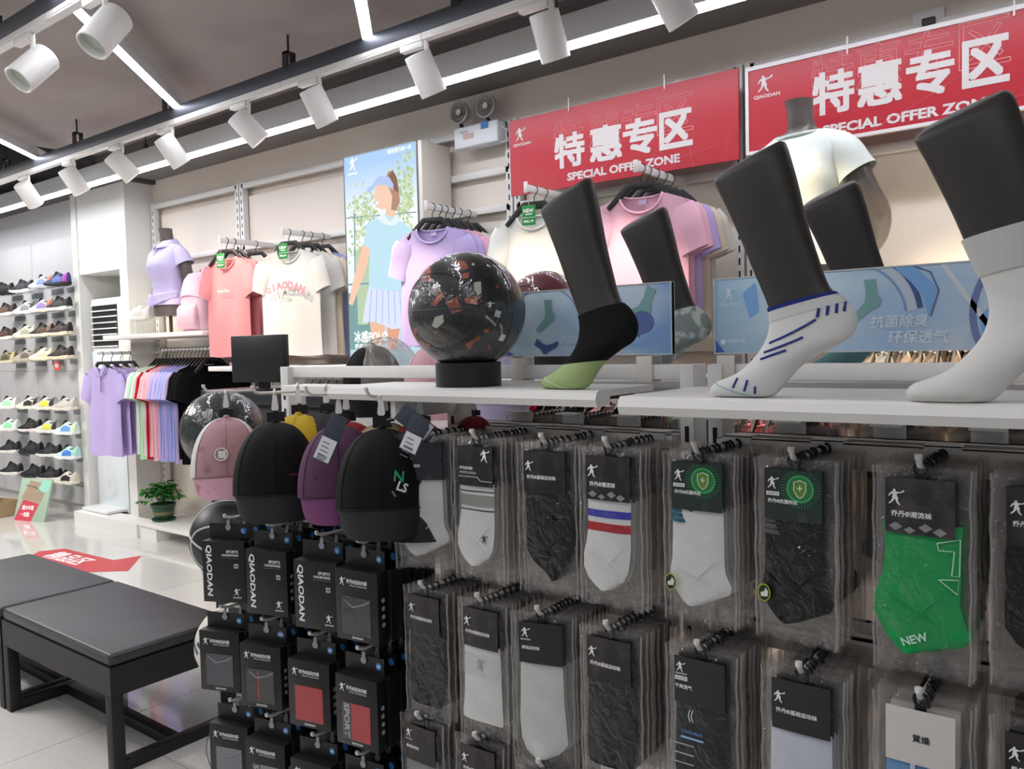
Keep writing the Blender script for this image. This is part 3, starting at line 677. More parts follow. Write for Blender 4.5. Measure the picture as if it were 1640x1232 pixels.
def blue_sign(x0, x1, z0, z1, label, variant):
    w_ = x1 - x0; h = z1 - z0; y = 1.432
    t = thing('tabletop_sign', label, 'sign', ((x0 + x1) / 2, y, z0))
    put('board', MB().box(-w_ / 2, 0, 0, w_ / 2, .012, h).mesh(bevel=.001), BG, t)
    fr = MB(); e = .0022
    for a in ((-w_ / 2, 0, w_ / 2, e), (-w_ / 2, h - e, w_ / 2, h), (-w_ / 2, e, -w_ / 2 + e, h - e), (w_ / 2 - e, e, w_ / 2, h - e)): fr.box(a[0], -.0015, a[1], a[2], .0135, a[3])
    put('frame', fr, M('#c9ced0', .4), t)
    cx = -w_ / 2 + (.155 if variant == 1 else .235); cz = h * .40; Y = -.0004
    def clipz(pl): return [(min(max(x, -w_ / 2 + .003), w_ / 2 - .003), min(max(z, .003), h - .003)) for x, z in pl]
    flat(clipz(arcp(cx, cz, .118, .110, .12, PI - .1)), Y, NAVY, t, 'arc_print', .0003); flat(clipz(arcp(cx, cz, .109, .096, .1, PI)), Y, PALE, t, 'arc_print', .0003)
    flat(clipz(arcp(cx, cz, .094, .091, .1, PI)), Y, M('#7f9cc6', .4), t, 'arc_print', .0003)
    flat(clipz([(cx + .075, h), (cx + .105, h), (cx + .138, cz + .045), (cx + .125, cz + .0), (cx + .118, cz + .03), (cx + .10, cz + .055)]), Y - .0002, SKY, t, 'ribbon_print', .0003)
    put('edge_print', MB().tube([(cx + .105, Y - .0006, h - .003), (cx + .128, Y - .0006, cz + .07), (cx + .140, Y - .0006, cz + .04), (cx + .128, Y - .0006, cz - .0)], .0009, 4), M('#2d3a78', .4), t)
    sock_print(cx + (.01 if variant == 1 else .038), cz + .030, .034, Y - .0005, TEAL, t)
    if variant == 1:
        sock_print(cx + .0, cz - .038, .028, Y - .0005, NAVY, t, -1, -1.1)
        flat(clipz([(-w_ / 2, 0), (-w_ / 2 + .07, 0), (-w_ / 2, .045)]), Y, DEEP, t, 'corner_print', .0003)
        sock_print(w_ / 2 - .06, h - .045, .040, Y - .0005, TEAL, t, 1, -.5)
        flat([(w_ / 2 - .064 + .026 * math.cos(a), h * .46 + .022 * math.sin(a)) for a in [k * PI / 12 for k in range(24)]], Y - .0008, M('#5a6ca8', .4), t, 'sole_print')
        flat([(w_ / 2 - .064 - .075 + .07 * k / 6, h * .36 + .012 * (k % 2) * 0 + (0.022 if k in (0, 1) else .012)) for k in range(7)] + [(w_ / 2 - .069 - .07 * k / 6, h * .30 - .006) for k in range(7)], Y - .0005, M('#5a6ca8', .4), t, 'sock_picture')
        text('抗菌除臭', cx + .075, cz - .022, w_=.072, y=Y - .0006, mat=LET, parent=t, shear=.12); text('环保透气', cx + .098, cz - .044, w_=.072, y=Y - .0006, mat=LET, parent=t, shear=.12)
    else:
        player(-w_ / 2 + .03, h - .030, .026, Y, LET, t); text('QIAODAN', -w_ / 2 + .032, h - .049, w_=.036, y=Y, mat=LET, parent=t)
        flat(clipz([(-w_ / 2, 0), (-w_ / 2 + .02, 0), (-w_ / 2, .025)]), Y, M('#3c66b8', .4), t, 'corner_print', .0003)
        flat(clipz([(-w_ / 2 + .055, h * .78), (-w_ / 2 + .078, h * .92), (-w_ / 2 + .085, h * .55), (-w_ / 2 + .068, h * .45)]), Y, SKY, t, 'ribbon_print', .0003)
        text('G-RACE', -w_ / 2 + .042, .024, w_=.034, y=Y, mat=LET, parent=t); 
        put('icon_print', MB().lathe([(.004, 0), (.005, 0), (.005, .0004), (.004, .0004)], 16, c=(-w_ / 2 + .017, Y, .022), axis='y'), LET, t)
        text('抗菌除臭', cx + .082, cz - .006, w_=.086, y=Y - .0006, mat=LET, parent=t, shear=.14); text('环保透气', cx + .110, cz - .032, w_=.088, y=Y - .0006, mat=LET, parent=t, shear=.14)
        flat(clipz([(cx + .142, h), (cx + .150, h), (cx + .235, .0), (cx + .225, 0)]), Y, M('#d8dde2', .4), t, 'line_print', .0003)
        flat(clipz(arcp(cx + .30, cz + .0, .118, .108, 1.7, PI + .6)), Y, M('#6f7fae', .4), t, 'arc_print', .0003)
        flat(clipz([(cx + .205, .004), (cx + .225, .004), (cx + .235, .05), (cx + .215, .075), (cx + .195, .05)]), Y, SKY, t, 'ribbon_print', .0003)
    for cxx in ((w_ / 2 - .06, -w_ / 2 + .08) if variant == 1 else (-w_ / 2 + .022, .2)):
        put('clamp', MB().box(cxx - .017, -.003, -.050, cxx + .017, 0.0, .0).box(cxx - .017, -.003, -.003, cxx + .017, .038, 0).box(cxx - .017, .036, -.05, cxx + .017, .039, 0).box(cxx - .017, -.003, -.053, cxx + .017, .039, -.050).mesh(bevel=.001), RAIL if variant == 1 else RAIL, t)
    t.location.z = z0
    return t
blue_sign(-1.155, -.702, 1.476, 1.617, 'pale blue antibacterial sock sign beside the patterned basketball', 1)
blue_sign(-.616, -.045, 1.476, 1.615, 'pale blue antibacterial sock sign behind the white-socked foot forms', 2)
# ------------------------------------------------------------------ balls
def sph(a, b, r): return (r * math.cos(b) * math.cos(a), r * math.cos(b) * math.sin(a), r * math.sin(b))
def make_ball(loc, label, basem, seamm, R=.118, wrapped=True, cat='ball', rot=(0, 0, 0), sr=.0022, seams='basket'):
    t = thing('basketball' if seams == 'basket' else 'volleyball', label, cat, loc, rot)
    put('ball_body', MB().lathe([(max(.0001, R * math.sin(PI * k / 24)), -R * math.cos(PI * k / 24)) for k in range(25)], 40).mesh(smooth=80), basem, t)
    arcs = []
    for q in range(3):
        c = [(R * math.cos(a), R * math.sin(a), 0) for a in [k * 2 * PI / 40 for k in range(40)]]
        if seams == 'basket' and q == 2:
            for s_ in (-1, 1): arcs.append([Vector((x, s_ * math.sqrt(max(.0, 1 - x * x - z * z)), z)).normalized() * R for x, z in [(.80 * math.cos(a), .62 * math.sin(a)) for a in [k * 2 * PI / 40 for k in range(40)]]])
            continue
        arcs.append([(x, y, z) if q == 0 else ((x, z, y) if q == 1 else (z, x, y)) for x, y, z in c])
    for ar in arcs: put('seam', MB().tube(ar, sr, 6, loop=True), seamm, t)
    if wrapped:
        def f(u, v):
            a = u * 2 * PI; b = (v - .5) * PI; d = Vector(sph(a, b, 1)); k = 1 + noise.noise(d * 5) * .006 + noise.noise(d * 16) * .003
            return d * (R * 1.025) * k
        put('plastic_wrap', MB().grid(f, 48, 30).mesh(smooth=180), film('wrap', base=.06, rough=.015, scale=11, strength=.9, tint=(.97, .97, .97, 1), top=.30), t)
    return t
def patch(poly, az, el, R, mat, par, rot=0, name='print_patch', s=1.0):
    """flat outline wrapped onto the ball, direction az/el"""
    d = Vector(sph(az, el, 1)); u = Vector((-math.sin(az), math.cos(az), 0)); v = d.cross(u)
    c, q = math.cos(rot), math.sin(rot); pts = []
    n = len(poly); C = (sum(p[0] for p in poly) / n, sum(p[1] for p in poly) / n)
    dn = []
    for i in range(n):
        a, b = poly[i], poly[(i + 1) % n]
        dn += [(a[0] + (b[0] - a[0]) * k / 3, a[1] + (b[1] - a[1]) * k / 3) for k in range(3)]
    def pj(x, z):
        x, z = x * s, z * s
        return (d * R + u * (x * c - z * q) + v * (x * q + z * c)).normalized() * (R * 1.006)
    vs = [pj(*C)]; m = len(dn)
    for k in (.33, .66, 1): vs += [pj(C[0] + (x - C[0]) * k, C[1] + (z - C[1]) * k) for x, z in dn]
    fs = [(0, 1 + i, 1 + (i + 1) % m) for i in range(m)]
    for r_ in range(2):
        o = 1 + r_ * m; fs += [(o + i, o + m + i, o + m + (i + 1) % m, o + (i + 1) % m) for i in range(m)]
    return put(name, MB().add(vs, fs), mat, par)
BALLK = M('#101214', .4, bump=.5, bscale=420, dist=.0008, mott='#272b2b', mscale=14, mlo=.5, mhi=.7)
bc = Vector((-1.093, 1.285, Z1 + .155))
R = .119
ball = make_ball(bc, 'black basketball with orange geometric print on a black round stand', BALLK, M('#070708', .5), R=R, wrapped=True, rot=(0, 0, 0))
OR = M('#b5603f', .5, mott='#8f4630', mscale=60); WHp = M('#c9c6ba', .5)
# directions as seen from the camera side
vb = Vector((0, 0, EYE)) - bc; A0 = math.atan2(vb.y, vb.x)
def bp(px, py):
    """azimuth, elevation of the point of the ball seen at a pixel"""
    o = Vector((0, 0, EYE)); d = (P(px, py, y=1) - o).normalized(); b = d.dot(bc - o); q = (bc - o).length_squared - R * R
    disc = b * b - q; k = b - math.sqrt(max(disc, 0)); h = (o + d * k - bc).normalized(); return math.atan2(h.y, h.x), math.asin(h.z)
def bpatch(pts, mat, **k):
    """outline given by its corner pixels, laid on the ball surface"""
    c = (sum(p[0] for p in pts) / len(pts), sum(p[1] for p in pts) / len(pts)); az, el = bp(*c)
    d = Vector(sph(az, el, 1)); u = Vector((-math.sin(az), math.cos(az), 0)); v = d.cross(u); poly = []
    for p in pts:
        h = Vector(sph(*bp(*p), 1)); h = h / h.dot(d) * R; poly.append((h.dot(u), h.dot(v)))
    patch(poly, az, el, R, mat, ball, **k)
for pts in ([(676, 433), (690, 428), (692, 440), (679, 445)], [(678, 447), (690, 443), (693, 449), (684, 453)], [(728, 417), (744, 419), (752, 430), (740, 434)], [(738, 440), (752, 436), (750, 446), (741, 447)],
            [(714, 485), (731, 476), (741, 497), (724, 503)], [(743, 479), (760, 474), (772, 481), (768, 489), (747, 486)], [(690, 488), (708, 467), (712, 475), (697, 491)],
            [(644, 522), (658, 530), (670, 524), (664, 538), (690, 552), (686, 558), (662, 552), (650, 538)], [(745, 551), (768, 536), (771, 543), (757, 548), (752, 560)], [(774, 527), (783, 527), (782, 534), (775, 532)],
            [(783, 549), (787, 560), (780, 562)], [(695, 533), (703, 528), (697, 535)], [(648, 474), (656, 470), (652, 480)], [(793, 455), (799, 460), (795, 463)]): bpatch(pts, OR)
for pts in ([(759, 453), (770, 451), (771, 470), (763, 474), (759, 468)], [(692, 460), (700, 452), (706, 459), (694, 463)], [(697, 508), (710, 504), (711, 516), (700, 526), (692, 522)]): bpatch(pts, WHp)
for a, b in (((673, 420), (700, 416)), ((681, 427), (683, 452))): pass
az, el = bp(785, 493)
def onball(px, py, s_, h=None, w_=None, rot=0, mat=INK, pl=False):
    az, el = bp(px, py); d = Vector(sph(az, el, 1)); me, asp = (text_mesh(s_, .02) if not pl else (_T[('player', False)], 1))
    w_ = w_ or h * asp; h = h or w_ / asp
    u = Vector((-math.sin(az), math.cos(az), 0)); v = d.cross(u) ; mt = Matrix((u, -d, v)).transposed().to_4x4()
    c, q = math.cos(rot), math.sin(rot)
    m2 = me.copy()
    for vt in m2.vertices:
        x, z = vt.co.x * w_, vt.co.z * h; vt.co = (d * R + u * (x * c - z * q) + v * (x * q + z * c)).normalized() * (R * (1.008 if not pl or vt.co.y < -.2 else 1.004))
    put('emblem' if pl else 'lettering', m2, mat, ball)
onball(785, 490, '', h=.018, w_=.018, rot=-.2, pl=True)
onball(786, 514, 'QIAODAN', w_=.030, rot=-.7); onball(758, 424, 'B', h=.008, rot=-.3); onball(797, 503, '图', h=.013, rot=-.3)
onball(804, 541, '■', h=.014, rot=-.2); onball(803, 528, 'OFFICIAL', w_=.026, rot=-1.15)
st = tag(put('ball_stand', MB().lathe([(.0665, 0), (.068, .001), (.068, .049), (.067, .050), (.055, .050), (.052, .046), (.052, .004), (.0665, .0)], 48).mesh(smooth=40), M('#141416', .45), None, (bc.x, bc.y, Z1)), 'black round stand under the patterned basketball', 'stand')
ball.location.z = Z1 + .050 + math.sqrt(R * R - .052 ** 2) - .002
# balls beside the gondola end
rk = thing('ball_rack', 'white post with ring arms holding four balls at the gondola end', 'rack', (-2.04, 1.47, 0))
put('post', MB().box(-.015, -.015, 0, .015, .015, 1.2), WHITE2, rk)
put('base', MB().box(-.10, -.14, 0, .12, .14, .02), WHITE2, rk)
bx_ = [(357, 690, 2.40), (371, 862, 2.40), (379, 1030, 2.40), (398, 1196, 2.40)]
cs = []
for px, py, cz in bx_:
    d = ROT @ Vector(((px - CX) / F, -(py - CY) / F, -1)); cs.append(Vector((0, 0, EYE)) + d * cz)
for c in cs:
    put('ring_arm', MB().tube([(c.x + 2.04 + .088 * math.cos(a), c.y - 1.47 + .088 * math.sin(a), c.z - .088) for a in [k * 2 * PI / 28 for k in range(28)]], .004, 6, loop=True).tube([(c.x + 2.04 + .08, c.y - 1.47, c.z - .088), (0, 0, c.z - .088)], .005, 6), WHITE2, rk)
b1 = make_ball(cs[0], 'black rubber ball in clear shiny plastic film behind the pink cap', M('#14181a', .4, bump=.8, bscale=130, dist=.002), M('#0a0b0c', .5), wrapped=True, rot=(.3, .5, .2))
b2 = make_ball(cs[1], 'black and dark green basketball with white seams under the pink cap', M('#101317', .45), M('#cfd6d6', .5), wrapped=False, rot=(.2, .3, .75), sr=.0030)
patch([(-.06, -.05), (.05, -.06), (.06, .04), (-.03, .06)], 3.9 - .75, -.15, .118, M('#14352f', .5), b2, name='green_panel')
b3 = make_ball(cs[2], 'cream volleyball with dark blue marks beside the underwear boxes', M('#d9d6cb', .5), M('#8d8b84', .6), wrapped=False, rot=(.4, .2, .3), seams='v', sr=.0012)
for (a, e, pl) in ((4.0, .35, [(-.03, -.008), (.03, -.012), (.034, 0), (-.02, .006)]), (3.9, -.02, [(-.01, -.03), (.0, -.03), (.006, .03), (-.006, .032)]), (4.3, .5, [(-.02, -.006), (.02, -.006), (.02, .006), (-.02, .006)])):
    patch(pl, a, e, .118, M('#3a4660', .5), b3)
b4 = make_ball(cs[3], 'silver grey ball at the bottom of the ball rack', M('#8f959c', .35, .3), M('#2c2e34', .5), wrapped=True, rot=(.2, .7, .1))
b5 = make_ball((-1.20, 1.72, 1.595), 'maroon wrapped ball behind the blue sign', M('#6f2a38', .4, bump=.4, bscale=300), M('#2a1016', .5), wrapped=True, R=.105)
tag(put('ball_stand', MB().lathe([(.0665, 0), (.068, .001), (.068, .069), (.052, .069), (.052, .004), (.0665, 0)], 32), M('#17171a', .5), None, (-1.20, 1.72, 1.425)), 'dark round stand under the maroon ball', 'stand')
b5.location.z = 1.425 + .069 + math.sqrt(.105 ** 2 - .052 ** 2) - .002
# ------------------------------------------------------------------ caps
def cap_meshes():
    W, H, D = .097, .150, .080
    def pr(v): return max(.02, math.sin(v * PI / 2)) ** .70
    def cr(a, v, off=0):
        p = pr(v); z = -H * (1 - math.cos(v * PI / 2)) ** .92
        return ((W + off) * math.sin(a) * p, -(D + off) * math.cos(a) * p - (.012 * math.sin(v * PI)), z + .0 - .010 * (1 - math.cos(a)) * v)
    full = MB().grid(lambda u, v: cr((u - .5) * 2 * 2.3, v), 30, 14).mesh('crown', smooth=60)
    front = MB().grid(lambda u, v: cr((u - .5) * 2 * 1.0, v, .0008), 18, 14).mesh('front_panel', smooth=60)
    def bill(u, v, off=0):
        a = (u - .5) * 2 * 1.22; x0, y0, z0 = cr(a, 1.0)
        L = .060 * max(0, 1 - (abs(u - .5) * 2) ** 4) ** .5
        x = x0 * (1 - .04 * v); return (x, y0 - L * v * .28 + (abs(u - .5) * 2) ** 2 * .018 * v + off * .3, z0 + .002 - L * v + off)
    b = MB().grid(bill, 22, 8)
    b.grid(lambda u, v: (lambda p: (p[0], p[1] + .003, p[2] + .0005))(bill(u, v)), 22, 8, flip=True)
    bm_ = b.mesh('bill', smooth=60)
    btn = MB().lathe([(.0001, .007), (.006, .006), (.0085, .002), (.0085, -.002), (.004, -.004)], 14, c=(0, -.004, .0)).mesh('button')
    seam = MB()
    for a in (0, -.95, .95): seam.tube([Vector(cr(a, k / 10, .0012)) for k in range(1, 11)], .0009, 4)
    sm = seam.mesh('seam'); edge = MB().tube([Vector(cr((k / 16 - .5) * 2.2, 1.0, .0015)) for k in range(17)], .0016, 5).mesh('sweatband_seam')
    hg = MB().box(-.019, -.002, .0, .019, .002, .022).box(-.004, -.0012, .02, .004, .0012, .036).mesh('cardholder')
    clip = MB().prism([(-.008, .030), (-.004, .062), (.004, .062), (.008, .030), (.005, .026), (-.005, .026)], -.0025, .0005).tube([(0, .0, .058), (0, -.006, .066), (0, 0, .073), (0, .006, .066)], .0025, 6, loop=True).mesh('clip')
    return full, front, bm_, btn, sm, edge, hg, clip, cr
CAPM = cap_meshes(); CR = CAPM[-1]
def capthing(loc, rz, label, crown, frontm=None, billm=None, btn=None, seam=None, tilt=0, s=1.0, hang=True, group=None):
    t = thing('baseball_cap', label, 'cap', loc, (tilt, 0, rz), group); t.scale = (s, s, s)
    put('crown', CAPM[0], crown, t)
    if frontm: put('front_panel', CAPM[1], frontm, t)
    put('bill', CAPM[2], billm or crown, t); put('button', CAPM[3], btn or frontm or crown, t)
    put('seam', CAPM[4], seam or crown, t); put('sweatband_seam', CAPM[5], seam or crown, t)
    if hang: put('plastic_hanger', CAPM[7], WHITE, t, (0, .0, 0), label='white plastic hanger'); put('inner_card', CAPM[6], BLACKP, t, (0, .012, 0), label='black card')
    return t
def oncap(t, a, v, name, mb_or_text, mat, w_=.03, rot=0):
    p = Vector(CR(a, v)); q = Vector(CR(a + .05, v)) - p; r = Vector(CR(a, v - .03)) - p; nrm = q.cross(r).normalized() * -1
    if nrm.y > 0: nrm = -nrm
    up_ = r.normalized(); xx = up_.cross(nrm).normalized() * -1
    xx = (-nrm).cross(up_).normalized() * -1
    mt = Matrix((xx, -nrm, up_)).transposed()
    if xx.x < 0: mt = Matrix((-xx, -nrm, up_)).transposed()
    if isinstance(mb_or_text, str):
        me, asp = text_mesh(mb_or_text, .03); o = put(name, me, mat, t, p + nrm * .0022, (0, 0, 0), (w_, 1, w_ / asp))
    else: o = put(name, mb_or_text, mat, t, p + nrm * .0022)
    o.rotation_euler = (mt @ Matrix.Rotation(rot, 3, 'Y')).to_euler(); return o
def swing_tag(loc, rx, label, rz=.4, h=.14, split=.5, hold=None):
    t = thing('swing_tag', label, 'tag', loc, (0, rx, rz))
    put('tag_card', MB().box(-.019, -.001, -h, .019, .001, 0).mesh(bevel=.0006), M('#3b3f4c', .5), t)
    if hold is not None:
        q = (Matrix.Rotation(rz, 3, 'Z') @ Matrix.Rotation(rx, 3, 'Y')).inverted() @ (Vector(hold) - Vector(loc)); put('cord', MB().tube([(0, 0, -.004), tuple(q * .5 - Vector((0, 0, .004))), tuple(q)], .0009, 4), M('#c9c9c9', .5), t)
    put('price_sticker', MB().box(-.017, -.0016, -h * .97, .017, -.0009, -h * split), M('#e6e7ea', .5), t)
    for k in range(5): put('print_line', MB().box(-.011, -.0021, -h * split - .012 - k * .009, .004 + .002 * (k % 3), -.0016, -h * split - .010 - k * .009), M('#6d7078', .6), t)
    bar = MB()
    for k in range(9): bar.box(-.010 + k * .0023, -.0021, -h * .93, -.009 + k * .0023, -.0016, -h * .85)
    put('barcode', bar, M('#4c4e56'), t)
    return t
PINK = M('#b58d94', .8, mott='#8f6269', mscale=16, mlo=.56, mhi=.68); PINKB = M('#cf9fae', .8, mott='#a8707f', mscale=18, mlo=.58, mhi=.66)
MESHW = M('#dcdcdc', .8, bump=.9, bscale=300, dist=.002)
capx = [P(341, 629, y=1.21).x, P(419, 631, y=1.21).x, P(504, 630, y=1.21).x, P(600, 640, y=1.21).x]
for x in capx: hook(x + .01, 1.397, 1.33, 1.18, r=.0036, plate=False)
CZ = 1.397 - .066
c = capthing((-1.888, 1.235, CZ), .95, 'marbled pink cap with white mesh sides and a round emblem', MESHW, PINK, PINKB, seam=M('#8d6068', .8), s=.97)
bd = MB().lathe([(.0001, -.001), (.019, -.001), (.019, .0015), (.0001, .0018)], 28, axis='y')
oncap(c, -.14, .72, 'badge', bd, M('#a8848b', .6)); oncap(c, -.14, .72, 'badge_ring', MB().lathe([(.0150, 0), (.0175, 0), (.0175, -.0022), (.0150, -.0022), (.0150, 0)], 28, axis='y'), INK)
oncap(c, -.14, .72, 'badge_mark', '囍', INK, .020).location += Vector((.002, -.002, 0))
BLKC = M('#0e0e10', .75, spec=.25, bump=.3, bscale=500, dist=.0004)
c = capthing((-1.632, 1.20, CZ), .85, 'big black cap with tiny red and white lettering', BLKC, billm=M('#15161a', .75), s=1.08, seam=M('#08080a', .8))
oncap(c, .42, .80, 'lettering', 'RUN', M('#7a2030'), .014); oncap(c, .62, .80, 'lettering', 'SPORT', M('#c8c8cc'), .016)
c = capthing((-1.42, 1.215, CZ), .80, 'plum purple cap with eyelets and a hanging swing tag', M('#56304f', .8, bump=.3, bscale=500, dist=.0004), billm=M('#6d3763', .8), s=1.0, seam=M('#3c2138', .8))
for a, v in ((.55, .55), (-.1, .80), (-.6, .78)): oncap(c, a, v, 'eyelet', MB().lathe([(.0022, 0), (.0042, 0), (.0042, -.0012), (.0022, -.0012), (.0022, 0)], 12, axis='y'), M('#6f4567', .7))
swing_tag(tuple(P(545, 666, y=1.115)), .45, 'dark swing tag with white price sticker on the plum cap', rz=.6, h=.105, hold=(-1.42, 1.20, 1.345))
c = capthing((-1.272, 1.205, CZ), .72, 'black cap with green and white letters, nearest the socks', BLKC, billm=M('#17181c', .75), s=1.06, seam=M('#08080a', .8))
oncap(c, .42, .70, 'lettering', 'N', M('#2fa56f'), .020, rot=.25); oncap(c, .47, .80, 'lettering', 'LS', INK, .022, rot=.5)
oncap(c, .28, .86, 'lettering', 'SPORT', M('#aaaaaa'), .014, rot=1.1)
capthing((-1.640, 1.275, CZ + .012), .70, 'yellow mesh cap behind the big black cap', M('#c9a90f', .7, bump=.9, bscale=330, dist=.002), s=1.06, seam=M('#a68a10', .8))
capthing((-1.60, 1.33, CZ + .012), .6, 'dark grey cap behind the yellow mesh cap', M('#26282b', .8), s=1.0)
capthing((-1.475, 1.285, CZ), .70, 'bright red cap behind the plum cap', M('#9c1420', .75), s=1.06, seam=M('#7d0f19', .8))
capthing((-1.375, 1.315, CZ), .60, 'cream cap behind the plum cap', M('#b9ab86', .8), s=1.0, seam=M('#958a6a', .8))
capthing((-1.235, 1.285, CZ - .005), .60, 'black cap behind the one with green letters', M('#1a1a1d', .75), s=1.1)
capthing((-1.30, 1.35, CZ), .55, 'red cap squeezed behind the black caps', M('#a3141f', .75), s=.9)
capthing((-1.175, 1.40, 1.345), .3, 'dark red cap hanging at the middle post', M('#7c1120', .75), s=.55)
swing_tag(tuple(P(676, 668, y=1.135)), .45, 'dark swing tag at the right side of the black cap nearest the socks', rz=.45, h=.075, hold=(-1.24, 1.20, 1.345))
swing_tag(tuple(P(640, 658, y=1.12)), -.9, 'short swing tag turned flat on top of the black cap nearest the socks', rz=.5, h=.075, hold=(-1.25, 1.20, 1.35))
# caps lying on the rear shelf
c = capthing((-1.905, 1.72, 1.48), .6, 'black cap standing on the rear shelf in a clear bag', BLKC, s=1.0, tilt=0, hang=False); c.location = (-1.80, 1.68, 1.512) 
tag(put('clear_cap_cover', MB().grid(lambda u, v: (-1.77 + .125 * math.cos(u * 2 * PI) * math.cos(v * 1.5), 1.70 + .10 * math.sin(u * 2 * PI) * math.cos(v * 1.5), 1.40 + .135 * math.sin(v * 1.5) + .003 * math.sin(u * 50)), 28, 9).mesh(smooth=180), film('dusty', base=.05, rough=.2, scale=16, strength=.8, tint=(.9, .9, .88, 1), haze=.22)), 'clear plastic bag over the black cap on the rear shelf', 'bag')
capthing((-1.56, 1.70, 1.51), .5, 'pale pink cap standing on the rear shelf beside the patterned ball', M('#d8a9ad', .8), s=1.0, tilt=0, hang=False)
capthing((-1.36, 1.72, 1.50), .5, 'lilac grey cap standing on the rear shelf behind the patterned ball', M('#b8b0cc', .8), s=1.0, tilt=0, hang=False)
# ------------------------------------------------------------------ underwear boxes
BOXM = M('#0f0f11', .42, bump=.15, bscale=200)
BW, BH, BD = .122, .158, .034
_bx = {}
def ubox(loc, rz, label, kind, size_, front=True, winc='#5c6066', group=None):
    t = thing('underwear_box', label, 'box', loc, rz, group)
    if 'b' not in _bx:
        _bx['b'] = MB().box(-BW / 2, 0, -BH - .048, BW / 2, BD, -.048).mesh(bevel=.0012)
        _bx['t'] = MB().box(-BW / 2 + .004, BD - .003, -.048, BW / 2 - .004, BD - .001, -.008).mesh()
        _bx['c'] = MB().tube([(0, BD - .002, .0), (0, BD - .007, .006), (0, BD - .002, .011), (0, BD + .003, .006)], .0022, 6, loop=True).box(-.0045, BD - .006, -.024, .0045, BD - .004, 0).lathe([(.0001, 0), (.008, 0), (.008, -.003), (.0001, -.003)], 12, c=(0, BD - .004, -.018), axis='y').mesh()
        _bx['s'] = MB().lathe([(.0001, 0), (.0082, 0), (.0082, -.0008), (.0001, -.0008)], 20, axis='y').mesh()
        ic = MB()
        for r_ in range(4):
            ic.lathe([(.0042, 0), (.0052, 0), (.0052, .0006), (.0042, .0006), (.0042, 0)], 12, c=(0, 0, -.11 - r_ * .018), axis='x').box(-.0001, -.0015, -.112 - r_ * .018, .0006, .0015, -.108 - r_ * .018)
        _bx['i'] = ic.mesh()
        _bx['w'] = MB().box(-.040, -.0006, -.190, .040, .001, -.108).mesh()
    b = put('carton', _bx['b'], BOXM, t); put('hang_tab', _bx['t'], BOXM, t); put('plastic_hook', _bx['c'], M('#9a9ca0', .3), t)
    put('size_sticker', _bx['s'], M('#3a86c8', .4), t, (BW / 2 - .019, BD - .0035, -.026))
    if front:
        tx = text(size_, BW / 2 - .019, -.026, h=.008, y=BD - .0048, parent=t)
        put('side_icons', _bx['i'], M('#b8b8ba', .6), t, (BW / 2 + .0002, BD / 2, 0), kind='stuff')
        if kind == 'plain':
            o = text('QIAODAN', -BW / 2 + .019, -.124, w_=.132, h=.0185, y=-.0006, parent=t, rot=PI / 2, bold=.03, shear=.1)
            text('SPORTS', .026, -.074, w_=.034, y=-.0006, parent=t); text('UNDERWEAR', .020, -.083, w_=.048, y=-.0006, parent=t)
            put('rule', MB().box(-.006, -.0008, -.0905, .044, -.0002, -.0900), M('#9a9a9c'), t)
            put('size_mark', MB().box(.030, -.0008, -.116, .042, -.0002, -.105), M('#c9c9cb'), t); text('内裤', .036, -.1105, w_=.009, y=-.0012, parent=t, mat=M('#1a1a1c'))
            player(.036, -.178, .020, -.0006, INK, t); text('QIAODAN', .036, -.192, w_=.024, y=-.0006, parent=t)
        else:
            player(-.040, -.076, .020, -.0006, INK, t, flipx=False); text('乔丹®运动内裤', .002, -.074, w_=.060, h=.010, y=-.0006, parent=t)
            text('SPORTS UNDERWEAR', .006, -.083, w_=.050, y=-.0006, parent=t, bold=0); text('QIAODAN', 0, -.1985, w_=.032, y=-.0006, parent=t)
            win = put('window', _bx['w'], M(winc, .75, bump=.6, bscale=30, dist=.006, mott=None), t, label='window showing folded underwear')
            if kind == 'redhalf':
                put('waistband', MB().box(-.040, -.0012, -.190, -.016, -.0004, -.108), M('#3a3a3c', .6), win); text('SPORT', -.028, -.149, w_=.078, h=.016, y=-.0016, parent=win, rot=PI / 2, mat=M('#b9b9bb'), bold=.03)
            if kind == 'redline': put('stripe', MB().box(-.010, -.0012, -.188, -.005, -.0004, -.110), M('#a8222c', .6), win)
            if kind == 'dark' or kind == 'redline': put('fold', MB().tube([(-.036, -.001, -.116), (-.01, -.002, -.13), (.02, -.001, -.122), (.038, -.001, -.112)], .0016, 5), M('#8c9096', .4), win)
            put('window_film', MB().box(-.041, -.0030, -.191, .041, -.0026, -.107), film('winfilm', base=.015, rough=.05, scale=12, strength=.35, tint=(.97, .97, .97, 1), top=.15), win)
    return t
